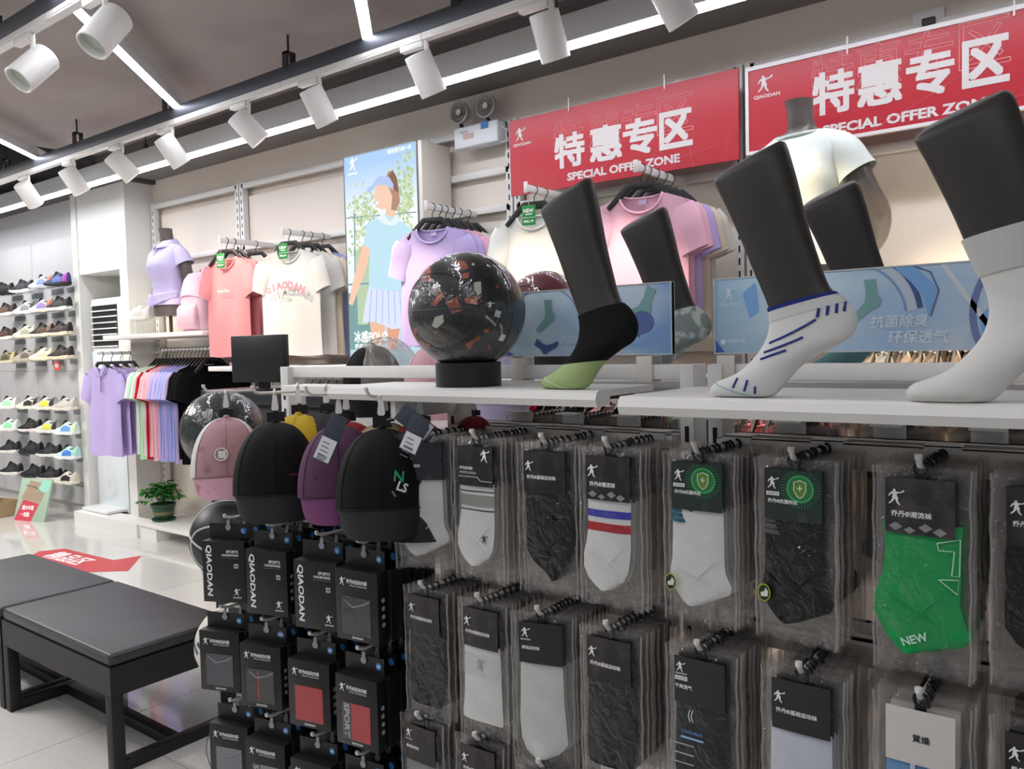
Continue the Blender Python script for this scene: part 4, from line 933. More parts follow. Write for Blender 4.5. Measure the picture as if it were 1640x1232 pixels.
rows = [
 (1.073, [(-1.84, .42, 'plain', 'L', None, 'plain black underwear box with vertical white lettering, leftmost of the upper row'),
          (-1.662, .27, 'plain', 'M', None, 'plain black underwear box with vertical white lettering, second of the upper row'),
          (-1.478, .22, 'plain', 'L', None, 'plain black underwear box with vertical white lettering, third of the upper row'),
          (-1.340, .10, 'dark', 'M', '#24282a', 'black underwear box showing dark crumpled cloth, beside the white socks')]),
 (.832, [(-1.875, .35, 'dark', 'M', '#4a4f58', 'black underwear box with slate grey briefs in its window'),
         (-1.70, .28, 'redline', '2XL', '#2c2f31', 'black underwear box whose window shows dark cloth with a red stripe'),
         (-1.515, .20, 'red', 'M', '#bf2a34', 'black underwear box with an all red window'),
         (-1.352, .10, 'redhalf', 'M', '#bf2a34', 'black underwear box with red cloth and a grey lettered band')]),
 (.590, [(-1.85, .30, 'dark', 'M', '#7f8388', 'bottom row underwear box with pale grey cloth, leftmost'),
         (-1.695, .24, 'redhalf', 'M', '#8d9096', 'bottom row underwear box with grey cloth and lettered band'),
         (-1.520, .18, 'dark', 'M', '#1f2022', 'bottom row underwear box, third from the left, dark'),
         (-1.365, .10, 'dark', 'M', '#1f2022', 'bottom row underwear box nearest the sock packs')])]
rn = ['upper', 'middle', 'bottom']
for ri, (z, cols) in enumerate(rows):
    for ci, (x, rz, kind, sz, wc, lb) in enumerate(cols):
        hook(x + .0, z, 1.388, 1.19, r=.0036, tip=.012)
        ubox((x, 1.195 - BD * .5, z - .006), rz, lb, kind, sz, True, wc or '#333333')
        first = None
        for k in range(4):
            loc = (x + random.uniform(-.002, .004) + .001, 1.195 + BD * .62 + k * .0375, z - .006)
            if k > 0 and loc[1] + BD > 1.388: break
            if first is None:
                first = ubox((loc[0], loc[1], loc[2]), rz * .0 + .03, 'second black underwear box from the front, %s row, %s peg' % (rn[ri], ['leftmost', 'second', 'third', 'rightmost'][ci]), kind, sz, False, group='rear boxes on the %s row, %s peg' % (rn[ri], ['leftmost', 'second', 'third', 'rightmost'][ci]))
            else: dup(first, loc, .03 + random.uniform(-.03, .03), '%s black underwear box from the front, %s row, %s peg' % (ordw(k + 1), rn[ri], ['leftmost', 'second', 'third', 'rightmost'][ci]))
# ------------------------------------------------------------------ monitor and counter
mt = thing('monitor', 'black flat monitor screen behind the pink cap', 'monitor', (-3.095, 2.2, 1.33), .12)
put('screen_panel', MB().box(-.165, -.012, .035, .165, .022, .245).mesh(bevel=.003), M('#17191c', .35), mt)
put('rear_shell', MB().box(-.14, .022, .08, .14, .045, .24).mesh(bevel=.008), M('#101113', .5), mt)
put('stand', MB().box(-.03, .02, .0, .03, .035, .12).box(-.10, -.06, 0, .10, .09, .008), M('#101113', .5), mt)
ct = thing('service_counter', 'dark counter with a black top under the monitor', 'counter', (-2.98, 2.38, 0))
put('counter_body', MB().box(-.44, -.24, 0.0, .5, .24, 1.27).mesh(bevel=.004), M('#1d1e20', .5), ct)
put('counter_top', MB().box(-.46, -.26, 1.27, .52, .26, 1.33).mesh(bevel=.004), M('#202226', .4), ct)
# ------------------------------------------------------------------ benches
LEA = M('#38393b', .42, bump=.25, bscale=90, dist=.001, spec=.4); FRM = M('#131315', .5)
def bench(loc, rz, label, L=.935, W=.50):
    t = thing('bench', label, 'bench', loc, rz)
    cu = MB().grid(lambda u, v: (0, 0, 0), 1, 1)
    put('cushion', MB().box(.003, .003, .392, L - .003, W - .003, .44).mesh(bevel=.014, seg=3), LEA, t)
    put('piping', MB().tube([(.016, .004, .430), (L - .016, .004, .430), (L - .004, .016, .430), (L - .004, W - .016, .430), (L - .016, W - .004, .430), (.016, W - .004, .430), (.004, W - .016, .430), (.004, .016, .430)], .003, 6, loop=True), LEA, t)
    for a in ((0, 0, L, .02), (0, W - .02, L, W), (0, .02, .02, W - .02), (L - .02, .02, L, W - .02)): put('apron', MB().box(a[0], a[1], .285, a[2], a[3], .392), FRM, t)
    for x in (0, L - .045):
        for y in (0, W - .045): put('leg', MB().box(x, y, 0, x + .045, y + .045, .29).mesh(bevel=.002), FRM, t)
        put('floor_rail', MB().box(x, .045, 0, x + .045, W - .045, .042).mesh(bevel=.002), FRM, t)
    put('center_rail', MB().box(.045, W / 2 - .0225, 0.0, L - .045, W / 2 + .0225, .042).mesh(bevel=.002), FRM, t)
    return t
bench((-3.80, 1.372, 0), -.005, 'black leather bench with dark frame, the nearer one with all of its end visible')
bench((-4.75, 1.375, 0), -.005, 'black leather bench pushed end to end behind the nearer one, at the left edge')
# floor sticker
sk = thing('floor_sticker', 'red arrow-shaped floor sticker with white characters behind the bench', 'sticker', (-6.15, 2.72, .0004), .05)
put('sticker', MB().slab([(-.45, -.12), (.15, -.12), (.15, -.28), (.62, .05), (.30, .34), (.24, .16), (-.45, .16), (-.55, .02)], 0, .0015), M('#c23a40', .4), sk)
o = text('精品区', -.1, 0, w_=.5, h=.17, y=0, parent=sk); o.rotation_euler = (-R90, 0, 0); o.location = (-.12, .02, .0022)
# ================================================================== WALL DISPLAY
fr_ = thing('wall_display_frame', 'white slotted metal frame of uprights, bars and straight arms on the back wall', 'display frame', (0, WY, 0))
def wput(name, mb, mat=None, bevel=0, **k): return put(name, mb.mesh(bevel=bevel), mat or WHITE2, fr_, (0, -WY, 0), **k)
UPX = [-6.73, -5.47, -3.50, -2.83, -1.46, .1]
for i, x in enumerate(UPX):
    for dx in ((-.028, .028) if i in (1, 3, 4) else (0,)):
        u = wput('upright', MB().box(x + dx - .022, 3.765, .0, x + dx + .022, 3.81, 2.80))
        sl = MB()
        for k in range(43): sl.box(x + dx - .004, 3.7635, .18 + k * .06, x + dx + .004, 3.766, .212 + k * .06)
        put('slot', sl, SLOT, u, kind='stuff')
for a, b in zip(UPX[:-1], UPX[1:]):
    wput('crossbar', MB().box(a + .03, 3.765, 2.755, b - .03, 3.80, 2.795), bevel=.003)
    wput('crossbar', MB().box(a + .03, 3.765, 2.285, b - .03, 3.80, 2.325), bevel=.003)
    wput('backplate', MB().box(a + .06, 3.812, 1.45, b - .06, 3.825, 2.70), M('#e8dfd3', .6))
for a, b in zip(UPX[2:-1], UPX[3:]): wput('crossbar', MB().box(a + .03, 3.765, 2.50, b - .03, 3.80, 2.54), bevel=.003)
ARMS = [(P(352, 384, z=2.29), 0), (P(452, 370, z=2.29), 0), (P(682, 329, z=2.29), 0), (P(842, 300, z=2.29), 0), (P(1018, 266, z=2.29), 0)]
for p, _ in ARMS:
    wput('face_out_arm', MB().box(p.x - .008, p.y, 2.27, p.x + .008, 3.77, 2.305).box(p.x - .011, p.y - .004, 2.262, p.x + .011, p.y + .006, 2.318), bevel=.002)
wput('face_out_arm', MB().box(-.108, 3.15, 2.125, -.092, 3.77, 2.155), bevel=.002)
# --- garments
def tee_parts(w_=.215, L=.66, neck=.098, nd=.085, seed=0, sl=.20):
    sh = .045
    def front(side):
        def g(u, v):
            s_ = -1 + 2 * u; x = 0
            hw = w_ * (1 - .02 * math.sin(v * PI)) * (1.0 + .03 * v)
            x = s_ * hw; a = abs(x)
            if a < neck: zt = -.0 - (nd if side < 0 else .018) * math.sqrt(max(0, 1 - (a / neck) ** 2)) * 1.0
            else: zt = -(a - neck) * .36
            if a > w_ * .93: zt -= (a - w_ * .93) * 2.0
            z = zt + (-L - zt) * v
            y = side * .028 * (max(0, 1 - s_ * s_) ** .5) * (.55 + .45 * v)
            fold = math.sin(s_ * 7 + seed + v * 1.2) * .006 * v + noise.noise(Vector((x * 9 + seed, z * 3, side))) * .010 * min(1, v * 2)
            return (x + noise.noise(Vector((seed, z * 5, s_))) * .006 * v, y + fold * (side * -1 if side > 0 else 1) , z + math.sin(s_ * 5 + seed) * .004 * v)
        return g
    b = MB().grid(front(-1), 22, 16).grid(front(1), 22, 16, flip=True)
    body = b.mesh('body', smooth=180)
    sls = []
    for s in (-1, 1):
        rs = []
        for k in range(7):
            t = k / 6
            c = Vector((s * (w_ * .88 + .052 * t), .004 * math.sin(seed + k), -.092 - (sl - .02) * t)); ax = Vector((s * .55, 0, -.84)); pr = Vector((.93 * s, 0, .36)); 
            hw = .080 - .014 * t; th = .022 + .006 * t
            if k == 0: c += Vector((-s * .012, 0, .02)); hw = .062; th = .016
            rs.append([c + pr * hw * math.cos(q) + Vector((0, 1, 0)) * th * math.sin(q) for q in [j * 2 * PI / 14 for j in range(14)]])
        sls.append(MB().rings(rs, caps=False).mesh('sleeve', smooth=180))
    col = []
    for k in range(15):
        a = PI * k / 14; col.append((-neck * math.cos(a) * 1.02, -.024 * .62 * (math.sin(a) ** .5) - .006, -.002 - nd * math.sin(a)))
    colb = [(-neck * math.cos(PI * k / 10), .014, .002 - .018 * math.sin(PI * k / 10)) for k in range(11)]
    collar = MB().tube(col, .0065, 6).tube(colb, .0065, 6).mesh('neckband', smooth=180)
    return body, sls, collar
_te = {}
def tee(loc, rz, label, mat, seed=0, group=None, variant='tee', w_=.215, L=.66, full=True, cmat=None):
    key = (seed % 3, w_, L)
    if key not in _te: _te[key] = tee_parts(w_, L, seed=seed % 3 * 2.1)
    body, sls, col = _te[key]
    t = thing('polo_shirt' if variant == 'polo' else 't_shirt', label, 'shirt', loc, rz, group)
    b = put('body', body, mat, t)
    for s_ in sls: put('sleeve', s_, mat, t)
    if variant == 'polo':
        for s_ in (-1, 1):
            put('collar', MB().prism([(s_ * .004, -.055), (s_ * .030, -.082), (s_ * .075, -.012), (s_ * .060, .016), (s_ * .03, -.012)], -.034, -.022).mesh(bevel=.002), mat, t)
        put('placket', MB().box(-.009, -.036, -.20, .009, -.026, -.06).mesh(bevel=.002), cmat or mat, t)
    else: put('neckband', col, cmat or mat, t)
    return t, b
HG = MB().prism([(-.165, -.075), (-.105, -.010), (-.060, .030), (.060, .030), (.105, -.010), (.165, -.075), (.152, -.090), (.084, -.034), (.048, .004), (-.048, .004), (-.084, -.034), (-.152, -.090)], -.006, .006).mesh('hanger_body', bevel=.0025)
def hkpts():
    return [(0, 0, .03), (0, 0, .062)] + [(.022 * math.sin(a), 0, .092 - .024 * math.cos(a) + .0) for a in [0.6 + k * .42 for k in range(8)]]
HK = MB().tube([(0, 0, .025), (0, 0, .050), (.010, 0, .066), (.020, 0, .080), (.021, 0, .094), (.012, 0, .106), (-.002, 0, .109), (-.015, 0, .102), (-.018, 0, .094)], .0026, 6).mesh('hanger_hook')
HANG = M('#1b1b1c', .45); HKM = M('#2c2c2e', .3, .6)
_hg = [None]
def hanger(loc, rz, label, group=None):
    if _hg[0] is None:
        t = thing('clothes_hanger', label, 'hanger', loc, rz, group); put('shoulder_bar', HG, HANG, t); put('hook', HK, HKM, t); _hg[0] = t; return t
    t = dup(_hg[0], loc, rz, label)
    if group: t['group'] = group
    elif 'group' in t: del t['group']
    return t
def new_tag(x, y, z, label):
    t = thing('new_arrival_tag', label, 'tag', (x, y, z), .25)
    put('tag_card', MB().box(-.036, -.001, -.100, .036, .001, 0).mesh(bevel=.0008), M('#118a3a', .45), t)
    text('NEW', 0, -.028, w_=.056, h=.020, y=-.0018, parent=t, bold=.04); put('rule', MB().box(-.018, -.0022, -.048, .020, -.0014, -.043), INK, t)
    text('新品上市', 0, -.080, w_=.052, h=.013, y=-.0018, parent=t, bold=.04)
    put('cord', MB().tube([(0, 0, 0), (0, .006, .03), (0, .012, .055)], .0012, 4), M('#d9b0a8'), t)
    put('divider', MB().box(-.036, -.0016, -.063, .036, -.0010, -.061), M('#e9f3ea', .6), t)
CT = {k: M(v, .9, bump=.25, bscale=260, dist=.0008, spec=.15) for k, v in dict(coral='#ef9a9e', white='#dddad5', lilac='#bfafdf', peri='#a7aee2', pink='#e6b3c8', cream='#e6d8c6', mint='#bfe3c4', red='#b51c2a', black='#0c0c0e',
     teal='#5a9a92', plum='#5b2e48', palepink='#e8b9c2', brown='#6a4a1c', navy='#1d2233', gray='#8d8790', snow='#e9eae4').items()}
HZ = 2.305 - .106    # hanger origin height under the arm top
ARMN = ['coral shirt arm', 'white shirt arm', 'lilac shirt arm', 'tagged white shirt arm', 'pink shirt arm']
sets = [
 (0, [('coral', 'coral T-shirt with small white script in the chest, green tag at its neck'), ('coral', 'coral T-shirt just behind the tagged coral one'), ('palepink', 'pale pink T-shirt at the back of the coral arm')], [0.03, .09, .27]),
 (1, [('white', 'white T-shirt with arched pink college lettering and a green tag'), ('white', 'plain white T-shirt right behind the lettered one'), ('cream', 'cream T-shirt third on the lettered shirt arm'), ('peri', 'periwinkle T-shirt beside the light box')], [0.03, .14, .21, .31]),
 (2, [('lilac', 'lilac T-shirt in front beside the light box and behind the ball'), ('lilac', 'second lilac T-shirt behind the front lilac one'), ('pink', 'pink T-shirt between lilac and cream shirts'), ('pink', 'rearmost pink T-shirt beside the cream shirts'), ('cream', 'cream T-shirt at the back of the lilac arm'), ('white', 'white T-shirt last on the lilac arm')], [.03, .09, .14, .20, .26, .34]),
 (3, [('snow', 'brightly lit white T-shirt with a green tag left of the green-toed foot form'), ('mint', 'pale mint T-shirt behind the brightly lit white one')], [.05, .14]),
 (4, [('pink', 'pink T-shirt at the front below the first red banner'), ('pink', 'second pink T-shirt with sleeve showing at its right'), ('lilac', 'lilac T-shirt behind the pink pair'), ('cream', 'cream T-shirt behind the lilac one below the red banner'), ('white', 'white T-shirt furthest back below the first red banner')], [.03, .09, .17, .25, .33])]
for ai, items, ds in sets:
    p = ARMS[ai][0]
    fx = .0
    for k, ((c, lb), d) in enumerate(zip(items, ds)):
        y = p.y + d + .02
        hanger((p.x, y, HZ), .26 + random.uniform(-.05, .05), 'hanger of the ' + ' '.join(lb.split(',')[0].split()[:12]), None)
        t, b = tee((p.x, y, HZ - .028), (.12, .26, .2, .15, .15)[ai] + random.uniform(-.06, .06), lb, CT[c], k + ai, w_=(.222, .245, .215, .215, .215)[ai], L=.70 if ai in (0, 1) else .66)
        if ai == 0 and k == 0: text('Sunny Days', .01, -.24, w_=.12, y=-.050, parent=b, mat=M('#f7e9e6', .7)); 
        if ai == 1 and k == 0:
            import math as _m
            for j, ch in enumerate('QIAODAN'):
                a = (j - 3) * .155; text(ch, .31 * math.sin(a), -.235 - .31 * (1 - math.cos(a)), h=.052, y=-.056, parent=b, mat=M('#d8919f', .8), bold=.07, rot=a)
            put('oval_print', MB().lathe([(.0001, 0), (.016, 0), (.016, -.0008), (.0001, -.0008)], 20, axis='y'), M('#23263a', .6), b, (0, -.054, -.285), (0, 0, 0), (1, 1, .45)); text('QIAODAN', 0, -.285, w_=.02, h=.005, y=-.0565, parent=b)
            text('THE NEW WAVE', 0, -.325, w_=.075, h=.0095, y=-.055, parent=b, mat=M('#55535a', .8), bold=0); text('MAKES THE STREETS', 0, -.341, w_=.105, h=.0095, y=-.055, parent=b, mat=M('#55535a', .8), bold=0)
        if ai in (2, 4) and k == 0: put('neck_label', MB().box(-.018, .010, -.045, .018, .013, -.022), M('#cfc0dc', .7), b)
p = ARMS[0][0]; new_tag(p.x + .0, p.y + .0, HZ - .005, 'green NEW tag on the coral shirt')
p = ARMS[1][0]; new_tag(p.x + .0, p.y + .0, HZ + .01, 'green NEW tag on the lettered white shirt')
p = ARMS[3][0]; new_tag(p.x + .0, p.y + .02, HZ + .005, 'green NEW tag on the brightly lit white shirt')
hanger((-.10, 3.25, 2.055), .3, 'black hanger at the right picture edge behind the tall foot form')
tee((-.10, 3.25, 2.02), .3, 'white T-shirt at the right picture edge', CT['white'], 1)
# --- side-hung rail under the wall shelf at left and the face-out lilac polo
def garment_rail(x0, x1, y, z, label):
    t = thing('garment_rail', label, 'rail', (x0, y, z))
    put('rail_tube', MB().tube([(0, 0, 0), (x1 - x0, 0, 0)], .011, 12), WHITE2, t)
    for x in (.01, x1 - x0 - .01): put('rail_bracket', MB().box(x - .008, -.01, -.012, x + .008, 3.77 - y, .012), WHITE2, t)
    return t
garment_rail(-6.12, -5.38, 3.46, 1.535, 'white rail with side-hung shirts beside the tall air conditioner')
seqL = ['snow', 'mint', 'snow', 'red', 'palepink', 'palepink', 'pink', 'peri', 'lilac', 'peri', 'peri', 'lilac', 'black', 'black', 'black']
namL = {'snow': 'off white', 'mint': 'pale mint', 'red': 'red', 'palepink': 'pale pink', 'pink': 'pink', 'peri': 'periwinkle blue', 'lilac': 'lilac', 'black': 'black', 'coral': 'coral', 'teal': 'teal', 'plum': 'plum', 'cream': 'cream', 'brown': 'brown', 'navy': 'navy', 'gray': 'grey', 'white': 'white'}
for k, c in enumerate(seqL):
    x = -6.13 + .050 * k
    hanger((x, 3.46, 1.44), R90 + .05, ordw(k) + ' hanger from the left on the rail beside the air conditioner', 'hangers on the rail beside the air conditioner')
    tee((x, 3.46, 1.42), R90 - .12 - .02 * (k % 3), namL[c] + ' shirt, ' + ordw(k) + ' from the left on the rail beside the air conditioner', CT[c], k, 'the ' + namL[c] + ' shirts on the rail beside the air conditioner', w_=.225, L=.70 + .03 * (k % 2))
ax = -6.62
ar = thing('garment_rail', 'short straight arm with the lilac polo shirts', 'rail', (ax, 3.80, 1.52))
put('rail_tube', MB().box(-.008, -.62, -.012, .008, -.03, .012), WHITE2, ar)
for k in range(4):
    y = 3.22 + .075 * k
    hanger((ax, y, 1.425), .12, ordw(k) + ' hanger from the front on the lilac polo arm', 'hangers on the arm of lilac polo shirts')
    tee((ax, y, 1.41), .12, ['front lilac polo shirt with an open collar beside the air conditioner', 'second lilac polo shirt on the arm beside the air conditioner', 'third shirt, lilac, on the arm beside the air conditioner', 'rearmost shirt, off white, on the arm beside the air conditioner'][k], CT['lilac' if k < 3 else 'snow'], k, None, 'polo', w_=.215, L=.72, cmat=CT['lilac'])
# --- low rail along the wall behind the gondola
garment_rail(-4.95, -1.52, 3.46, 1.32, 'long low white rail of side-hung clothes behind the gondola')
garment_rail(-1.42, -.90, 3.40, 1.26, 'low rail of coral shirts seen under the gondola shelf')
garment_rail(-.88, .25, 3.40, 1.56, 'rail of cream and black shirts seen under the blue sign')
def side_set(x0, x1, step, y, zr, cols, where):
    n = int((x1 - x0) / step)
    for k in range(n):
        c = cols[min(len(cols) - 1, int(k / n * len(cols)))]
        x = x0 + step * (k + .5)
        hanger((x, y, zr - .095), R90, ordw(k) + ' black hanger from the left on the ' + where, 'hangers on the ' + where)
        tee((x, y, zr - .115), R90 - .05 * ((k % 3) - 1) - .08, namL[c] + ' garment, ' + ordw(k) + ' from the left on the ' + where, CT[c], k, 'the ' + namL[c] + ' garments on the ' + where, w_=.21, L=.62)
side_set(-4.93, -1.54, .082, 3.46, 1.32, ['navy', 'pink', 'cream', 'navy', 'black', 'palepink', 'gray', 'black', 'brown', 'brown', 'cream', 'red', 'red', 'black', 'coral', 'cream', 'brown', 'brown', 'mint', 'black', 'gray', 'gray', 'palepink', 'red', 'black', 'navy', 'black', 'palepink', 'black', 'cream', 'coral', 'mint'], 'long low rail behind the gondola')
side_set(-1.40, -.92, .06, 3.40, 1.26, ['coral'] * 7 + ['red'], 'low coral shirt rail')
side_set(-.86, .22, .055, 3.40, 1.56, ['cream', 'snow', 'cream', 'cream', 'cream', 'black', 'black', 'black', 'palepink', 'plum', 'palepink', 'teal', 'cream'], 'rail seen under the right blue sign')
# --- wall shelves
def wshelf(x0, x1, y0, z, label): return tag(put('wall_shelf', MB().box(x0, y0, z - .035, x1, 3.765, z).mesh(bevel=.006), WHITE), label, 'shelf')
wshelf(-6.76, -5.30, 3.30, 1.665, 'white wall shelf under the polo mannequin and the pink backpack')
wshelf(-5.28, -3.55, 3.32, 1.405, 'white wall shelf below the coral and lettered white shirts')
wshelf(-1.40, .1, 3.28, 1.715, 'white wall shelf under the white-shirted mannequin')
wshelf(-6.46, -3.6, 3.37, .135, 'low white base shelf with the potted plant')
pl_ = thing('plinth', 'white low box plinth at the foot of the wall display', 'plinth', (-6.46, 3.38, 0))
put('plinth_body', MB().box(.0, .0, 0, .26, .36, .098), WHITE, pl_)
tag(put('folded_shirt', MB().box(-.16, -.12, 0, .16, .12, .03).mesh(bevel=.012, seg=3), CT['pink'], None, (-4.98, 3.52, 1.405)), 'pink folded shirt lying on the shelf under the coral shirts', 'shirt')
# clear plastic riser and a bright white shoe on it
rs = thing('acrylic_riser', 'clear plastic riser on the shelf by the mannequin', 'stand', (-6.45, 3.42, 1.665))
for a in ((-.17, -.08, 0, -.165, .08, .11), (.165, -.08, 0, .17, .08, .11), (-.17, -.08, .11, .17, .08, .115)): put('acrylic_sheet', MB().box(*a), glass(), rs)
# ------------------------------------------------------------------ shoes
def shoe_meshes(hi=0):
    L = .285
    def wd(t): return .030 + .020 * math.sin(min(1, t * 1.25) * PI * .62) ** 1 - (.012 * smoothstep(.25, .55, t)) + .004 * smoothstep(.6, .9, t) - .014 * smoothstep(.93, 1, t)
    def ht(t): # upper height along toe(0) -> heel(1)
        return .030 + .024 * smoothstep(0, .3, t) + .052 * smoothstep(.28, .62, t) - .020 * smoothstep(.64, .74, t) + .018 * smoothstep(.84, .97, t) + hi
    def ups(t0, t1, n, off=0, lo=0.0, hi_=1.0):
        rs = []
        for i in range(n + 1):
            t = t0 + (t1 - t0) * i / n; x = -L / 2 + L * t; w_ = wd(t) * .93 + off; h = ht(t) - .012 + off
            if t < .05: h *= .7 + t * 6
            r = []
            for k in range(11):
                a = PI * (lo + (hi_ - lo) * k / 10); r.append((x, -w_ * math.copysign(abs(math.cos(a)) ** .7, math.cos(a)) * (1 - .38 * math.sin(a) ** 3 * smoothstep(.3, .6, t)), .026 + h * math.sin(a) ** .8))
            rs.append(r)
        return rs
    up = MB().rings(ups(.012, .985, 22), closed=False)
    for e, fl_ in ((0, 1), (22, 0)):
        r = ups(.012, .985, 22)[e]; up.add(r, [tuple(range(11)) if fl_ else tuple(range(10, -1, -1))])
    upper = up.mesh('upper', smooth=60)
    fp = [(-L / 2 + L * t, -wd(t) * (1.06) * (1 if 0.02 < t < .99 else .6)) for t in [k / 22 for k in range(23)]] + [(-L / 2 + L * t, wd(t) * 1.06 * (1 if 0.02 < t < .99 else .6)) for t in [k / 22 for k in range(22, -1, -1)]]
    s_ = MB(); n = len(fp); bot = []; top = []
    for x, y in fp:
        t = (x + L / 2) / L; bot.append((x, y * .93, .014 * (1 - smoothstep(0, .22, t)) + .010 * smoothstep(.85, 1, t) + .004 * math.sin(t * 9) ** 2)); top.append((x, y, .026 + .010 * smoothstep(.45, .9, t) + .006 * (1 - smoothstep(0, .2, t))))
    mid = [((a[0] + b[0]) / 2 * 1.012, (a[1] + b[1]) / 2 * 1.08, (a[2] + b[2]) / 2) for a, b in zip(bot, top)]
    s_.rings([bot, mid, top]); sole = s_.mesh('sole', smooth=50)
    tongue = MB().tube([(-.035 + 0, 0, .082), (-.012, 0, .102), (.006, 0, .122 + hi)], [.010, .016, .017], 8).mesh('tongue', smooth=60)
    op = MB().slab([(.062 + .052 * math.cos(a), .021 * math.sin(a)) for a in [k * PI / 8 for k in range(16)]], .088 + hi, .0985 + hi).mesh('collar_lining')
    lc = MB()
    for k in range(4):
        t = .36 + .055 * k; r = ups(t, t + .01, 1, .002, .28, .72)[0]; lc.tube(r, .0028, 5)
    lace = lc.mesh('laces')
    acc = MB().rings(ups(.42, .80, 8, .0018, .02, .20), closed=False).rings(ups(.42, .80, 8, .0018, .80, .98), closed=False).mesh('side_overlay', smooth=60)
    ht_ = MB().rings(ups(.84, .992, 5, .0022, 0, 1), closed=False).mesh('heel_counter', smooth=60)
    return dict(upper=upper, sole=sole, tongue=tongue, collar_lining=op, laces=lace, side_overlay=acc, heel_counter=ht_)
SHM = shoe_meshes()
def shoe(loc, rz, label, upc, soc, acc, heel=None, lining='#1a1a1c', lacec=None, s=1.0, tilt=0):
    t = thing('sneaker', label, 'shoe', loc, (0, tilt, rz)); t.scale = (s, s, s)
    put('upper', SHM['upper'], M(upc, .7), t); put('sole', SHM['sole'], M(soc, .5), t); put('tongue', SHM['tongue'], M(lining, .8), t)
    put('collar_lining', SHM['collar_lining'], M(lining, .9), t); put('laces', SHM['laces'], M(lacec or upc, .7), t)
    put('side_overlay', SHM['side_overlay'], M(acc, .6), t); put('heel_counter', SHM['heel_counter'], M(heel or upc, .6), t)
    return t
K, W_, C_ = '#1b1b1d', '#e2e0dc', '#d9cfb4'
# rows top to bottom: (pixel x, pixel y of sole centre) then colours upper, sole, overlay, heel and a look
SR = [
 [((4, 470), K, K, '#2a2a2c', None, 'all black'), ((35, 466), '#22242a', W_, '#3a3c44', None, 'dark knit on white sole'), ((67, 459), '#c9ced2', '#b9bcc0', '#7f8fc8', '#e0704a', 'pale grey with orange heel'), ((92, 455), '#3a4260', '#202126', '#5a6fb0', '#a83ab0', 'navy with bright purple heel')],
 [((8, 503), '#3a2c28', '#e4dfda', '#6a5148', None, 'dark brown on white wavy sole'), ((41, 500), '#c2c3c2', '#d6d6d4', '#8a8b8c', '#2a2a2c', 'light grey with black collar'), ((67, 497), '#cdd0c8', '#d8d4c4', '#8f7fc0', '#e0704a', 'ivory with orange and violet heel'), ((94, 494), '#1f1f22', '#efeeea', '#3a3a3c', None, 'black on thick white sole')],
 [((8, 541), '#33261f', '#e8e2d8', '#5a4438', None, 'brown on cream wavy sole'), ((41, 538), '#dcdac4', '#e2dcc0', '#a9a68e', '#cfcfc0', 'cream'), ((67, 536), '#2e2723', '#ece2cc', '#5b4a40', '#8a6a58', 'dark brown on cream sole'), ((95, 534), '#2c2522', '#ece0c4', '#4a3c34', None, 'dark brown with white trim')],
 [((10, 579), '#8a7f5c', '#cfc8b0', '#5a5240', '#b8ad7c', 'olive and sand'), ((41, 576), '#a8a297', '#b4ab9c', '#6d665c', '#8c857a', 'taupe'), ((68, 574), '#e6ddc6', '#efe2c0', '#d6ccb4', '#e2d6bc', 'cream white'), ((97, 572), '#2c2623', '#f0dcc0', '#473b34', '#302824', 'dark brown with peach sole')],
 [((12, 652), '#dfe6da', '#e8e8e0', '#a8e0b8', None, 'white with mint flashes'), ((46, 652), '#d8d2c6', '#e6e0d4', '#3a3230', '#2e2624', 'beige with dark heel'), ((72, 653), '#c4c4c0', '#e8e4d8', '#dbe048', '#2b2926', 'grey with yellow flash'), ((103, 654), '#bdb6ae', '#e6ddd0', '#cfc8c0', '#c4bcb4', 'light warm grey')],
 [((14, 687), '#d5e4d6', '#ecece4', '#98e0ae', None, 'white with mint stripes'), ((48, 688), '#1d1c1e', '#e8dcdc', '#3a3638', None, 'black on pinkish white sole'), ((76, 690), '#c8c8c4', '#e8e6dc', '#d8dc50', '#2a2824', 'grey and black with yellow flash'), ((106, 693), '#cfe4dc', '#eceeec', '#6fa0dc', '#d8e8b8', 'white fading to blue')],
 [((15, 722), '#1f2022', '#ece8e4', '#3c3c3e', None, 'black on white wavy sole'), ((50, 724), '#1a191b', '#26262a', '#303034', None, 'all black chunky'), ((79, 728), '#1c1c1e', '#e8e4e2', '#38383a', None, 'black on white sole'), ((108, 732), '#bfe0dc', '#eaecec', '#4f7fd6', '#9fd8c8', 'aqua and blue')],
 [((18, 757), '#202123', '#ece8e4', '#3a3a3c', None, 'black on white split sole'), ((53, 761), '#1b1b1d', '#242428', '#2e2e32', None, 'all black with low sole'), ((80, 766), '#1c1c1e', '#e9e6e2', '#3a3a3c', None, 'black with white midsole'), ((106, 772), '#d8d2c4', '#e2dccc', '#2a2826', '#c9c2b4', 'cream chunky with black collar')]]
rown = ['top', 'second', 'third', 'fourth', 'fifth', 'sixth', 'seventh', 'lowest']; coln = ['first column from the left', 'second column', 'third column', 'last column by the pillar']
lf = thing('shoe_wall_panel', 'pale grey display wall panel holding rows of sneakers', 'display panel', (-7.76, 3.60, 0))
put('panel', MB().box(-8.0, -.02, .10, 0, .02, 2.62), M('#c3c2c3', .42, mott='#b9b8ba', mscale=1.0), lf)
for k in range(9): put('panel_joint', MB().box(-.02 - k * .92, -.0215, .10, -.012 - k * .92, -.0195, 2.62), M('#a9a8aa', .5), lf)
for z in (1.36,): put('panel_joint', MB().box(-8, -.0215, z, 0, -.0195, z + .005), M('#9c9b9d', .5), lf)
shm = MB().box(-.13, -.13, -.006, .13, .0, 0).box(-.13, -.006, -.05, .13, 0, 0).mesh('shoe_bracket')
